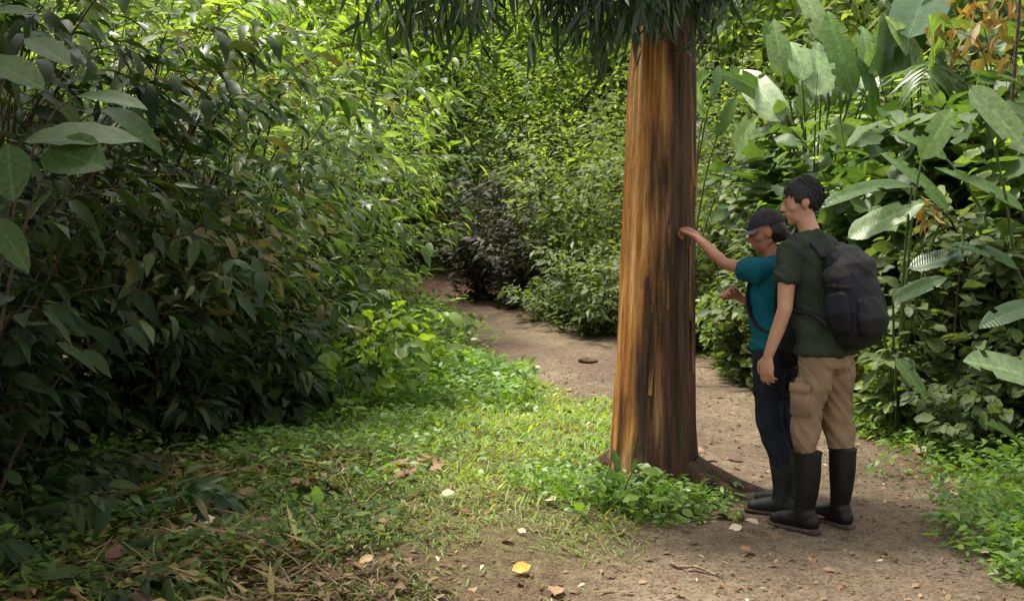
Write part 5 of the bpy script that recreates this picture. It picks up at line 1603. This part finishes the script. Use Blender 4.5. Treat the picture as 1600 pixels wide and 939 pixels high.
# ---------------- the woman
def build_woman():
    wx, wy = 1.455, 5.60
    th = R(58)
    root = empty('person', (wx, wy, gz(wx, wy)), 'person in teal t-shirt, dark cap and navy trousers reaching out to touch the orange trunk', 'person', None, th)
    Rm = rotz(-th)
    def loc(p):   # world point to local
        q = np.array([p[0] - wx, p[1] - wy, p[2] - gz(wx, wy)])
        return Rm @ q
    ln = lambda p: (p[0], p[1] + .05 * max(0, p[2] - .85) + .07 * sstep(.1, .75, p[2]), p[2])
    LN = lambda ps: [ln(p) for p in ps]
    B = Shape()
    lf, rf = (-.085, .0), (.085, .03)
    for s, ft in ((-1, lf), (1, rf)):
        B.tube(LN([(s * .08, 0, .83), (s * .082, .01, .64), (s * .084, .015, .46), (ft[0], ft[1] - .02, .28), (ft[0], ft[1] - .01, .08)]), [.064, .055, .042, .038, .030])
        B.tube([(ft[0], ft[1] - .03, .045), (ft[0], ft[1] + .05, .04), (ft[0], ft[1] + .13, .025)], [.03, .032, .024], [.028, .022, .016], sides=12)
    B.tube(LN([(0, 0, .80), (0, 0, .90), (0, .005, 1.02), (0, .0, 1.15), (0, -.01, 1.26), (0, -.01, 1.315)]), [.125, .118, .104, .116, .118, .068], [.08, .078, .07, .08, .072, .048])
    B.tube(LN([(0, -.012, 1.28), (0, .0, 1.36), (0, .02, 1.42), (0, .025, 1.45)]), [.050, .044, .043, .043], sides=16)
    for s in (-1, 1):
        B.tube(LN([(s * .04, -.01, 1.305), (s * .10, -.005, 1.29), (s * .14, .0, 1.265)]), [.036, .038, .036], sides=14)
    shL = np.array(ln((-.150, .035, 1.275)))
    # the touching point on the bark
    aT = R(-62)
    zt = 1.505
    rt = trunk_r(np.array([zt - tz0]), np.array([aT]))[0]
    ax = trunk_axis(zt)
    tp = np.array([ax[0] + math.cos(aT) * (rt + .012), ax[1] + math.sin(aT) * (rt + .012), zt])
    tip = loc(tp)
    nrm = Rm @ np.array([-math.cos(aT), -math.sin(aT), 0])      # into the trunk
    side_ = Rm @ np.array([0, 0, 1.])
    hd = unit(tip - shL)
    wr_ = tip - hd * .10 - nrm * .035
    el = (shL + wr_) / 2 + np.array([0, .0, -.055])
    B.tube([shL, shL * .5 + el * .5, el, el * .5 + wr_ * .5, wr_], [.042, .037, .031, .031, .021], sides=16)
    hand_shape(B, wr_, unit(hd * 1.0 + np.array([0, 0, .05])), unit(nrm + hd * .2), side_ , [.6, .85, 1.0, 1.15], 1.08, 1.0, .9)
    shR = np.array(ln((.150, .02, 1.275))); elR = np.array([.20, .13, 1.03]); wrR = np.array([.07, .30, 1.13])
    B.tube([shR, (shR + elR) / 2, elR, (elR + wrR) / 2, wrR], [.042, .037, .031, .030, .021], sides=16)
    hand_shape(B, wrR, (-.6, .25, .35), (.0, -.6, -1), (.0, 1, -.2), [.7, .8, .9, 1.0], .95, .8)
    hc = np.array([.0, .125, 1.475]); k = .93
    M3 = rotz(R(20)) @ rotx(R(-14))
    T = head_shape(B, hc, M3, k, True)
    link('body', B.fused('body', .0068, 2), M['skin_w'], root)
    head_extras(root, T, M3, k)
    # hair under the cap, tied at the neck
    S = Shape(); S.ball(T(0, -.042, .012), np.array([.076, .074, .078]) * k, M3); S.tube([T(0, -.09, -.02), T(0, -.11, -.07), T(0, -.10, -.13)], [.03, .026, .012], sides=12)
    link('hair', S.fused('hair', .007, 2, wr(.006, 40, 20, .2, 2)), M['hair'], root)
    # cap: dome, peak, button
    th_ = Shape(); th_.ball((0, -.012, .040), (.086, .106, .098), n=26)
    v, f = th_.raw(); kp = v[:, 2] > .036 - .12 * v[:, 1] * 0
    FF = [ff[kp[ff].all(1)] for ff in f]
    v = (v * k) @ M3.T + hc
    link('cap_dome', mesh_np('cap_dome', v, FF), M['cap'], root)
    n, m = 13, 7
    V = []
    for lay in (0, -.004):
        for i in range(m):
            for j in range(n):
                a = (j / (n - 1) - .5) * R(130)
                r0 = .100; r1 = .100 + .072 * (i / (m - 1))
                x = math.sin(a) * (.086 + .006 * i / m); y = -.012 + math.cos(a) * r1 if True else 0
                y = -.012 + math.cos(a) * .104 + .070 * (i / (m - 1)) * math.cos(a) ** .5
                V.append((x, y, .040 + lay - 1.6 * x * x - .012 * i / (m - 1)))
    V = np.array(V); F = []
    q = n * m
    for i in range(m - 1):
        for j in range(n - 1):
            a = i * n + j
            F.append((a, a + 1, a + 1 + n, a + n)); F.append((a + q, a + n + q, a + 1 + n + q, a + 1 + q))
    for j in range(n - 1):
        a = (m - 1) * n + j
        F.append((a, a + 1, a + 1 + q, a + q))
    link('cap_peak', mesh_np('cap_peak', (V * k) @ M3.T + hc, [np.array(F)]), M['capgrey'], root)
    S = Shape(); S.ball(T(0, -.012, .139), .008, M3); v, f = S.raw(); link('cap_button', mesh_np('cap_button', v, f), M['capgrey'], root)
    # shirt
    S = Shape()
    S.tube(LN([(0, .005, .87), (0, .005, .95), (0, .01, 1.03), (0, .012, 1.15), (0, -.005, 1.25), (0, -.01, 1.31)]), [.156, .152, .140, .152, .150, .085], [.122, .115, .108, .118, .102, .065], sides=26, capk=.15)
    S.tube(LN([(-.09, -.005, 1.30), (0, -.01, 1.318), (.09, -.005, 1.30)]), [.048, .055, .048], ref=(0, 1, 0))
    S.tube([ln((-.08, .0, 1.285)), shL, shL * .8 + el * .2, shL * .60 + el * .40], [.064, .068, .064, .058], sides=18, capk=.2)
    S.tube([ln((.08, .0, 1.285)), shR, shR * .7 + elR * .3, shR * .45 + elR * .55], [.064, .068, .064, .060], sides=18, capk=.2)
    link('t_shirt', S.fused('t_shirt', .008, 3, wr(.011, 10, 12, .8, 13)), M['teal'], root)
    S = Shape()
    S.tube(LN([(0, .0, .92), (0, 0, .86), (0, .0, .79)]), [.138, .150, .146], [.105, .118, .115], sides=26)
    S.tube(LN([(-.072, .0, .82), (-.080, .012, .64), (-.084, .015, .46), (-.085, -.01, .34), (-.085, -.012, .26)]), [.088, .080, .066, .062, .055], sides=20)
    S.tube(LN([(.072, .0, .82), (.080, .015, .64), (.084, .025, .46), (.085, .02, .34), (.085, .015, .26)]), [.088, .080, .066, .062, .055], sides=20)
    link('trousers', S.fused('trousers', .008, 3, wr(.014, 10, 11, 1.0, 23)), M['navypants'], root)
    for (fx, fy), an in ((lf, R(4)), (rf, R(-6))):
        bt = empty('boot', (fx, fy, 0), None, None); bt.parent = root; bt.rotation_euler = (0, 0, an)
        S = Shape()
        S.tube([(0, -.0, .30), (0, -.012, .22), (0, -.012, .14), (0, -.005, .06)], [.058, .055, .047, .043], [.062, .060, .052, .047], sides=24)
        S.tube([(0, -.045, .05), (0, .03, .052), (0, .09, .045), (0, .15, .034)], [.038, .041, .044, .034], [.04, .045, .034, .022], sides=18)
        link('boot_shaft', S.fused('boot_shaft', .006, 2, wr(.004, 7, 6, .2, 5)), M['wbootm'], bt)
        S = Shape(); S.tube([(0, -.075, .010), (0, 0, .010), (0, .09, .010), (0, .178, .012)], [.032, .041, .046, .032], [.014, .013, .012, .011], sides=20, sq=3)
        v, f = S.raw(); link('sole', mesh_np('sole', v, f), M['mudsole'], bt)
    return root, ln, th, (wx, wy)
woman, lnw, thw, wpos = build_woman()
build_pack('backpack', (wpos[0], wpos[1], gz(*wpos)), thw, 'small black daypack on the back of the person in the teal t-shirt', lnw, .33, .19, .84, 1.26, -.035, ('packnavy', 'packnavy'), lid=False, zs=.89, fs=.82, sb=-.095)
print('leaf objects', NLEAF[0], 'objects', len(bpy.data.objects), 'tris', sum(len(m.polygons) for m in bpy.data.meshes) * 2)
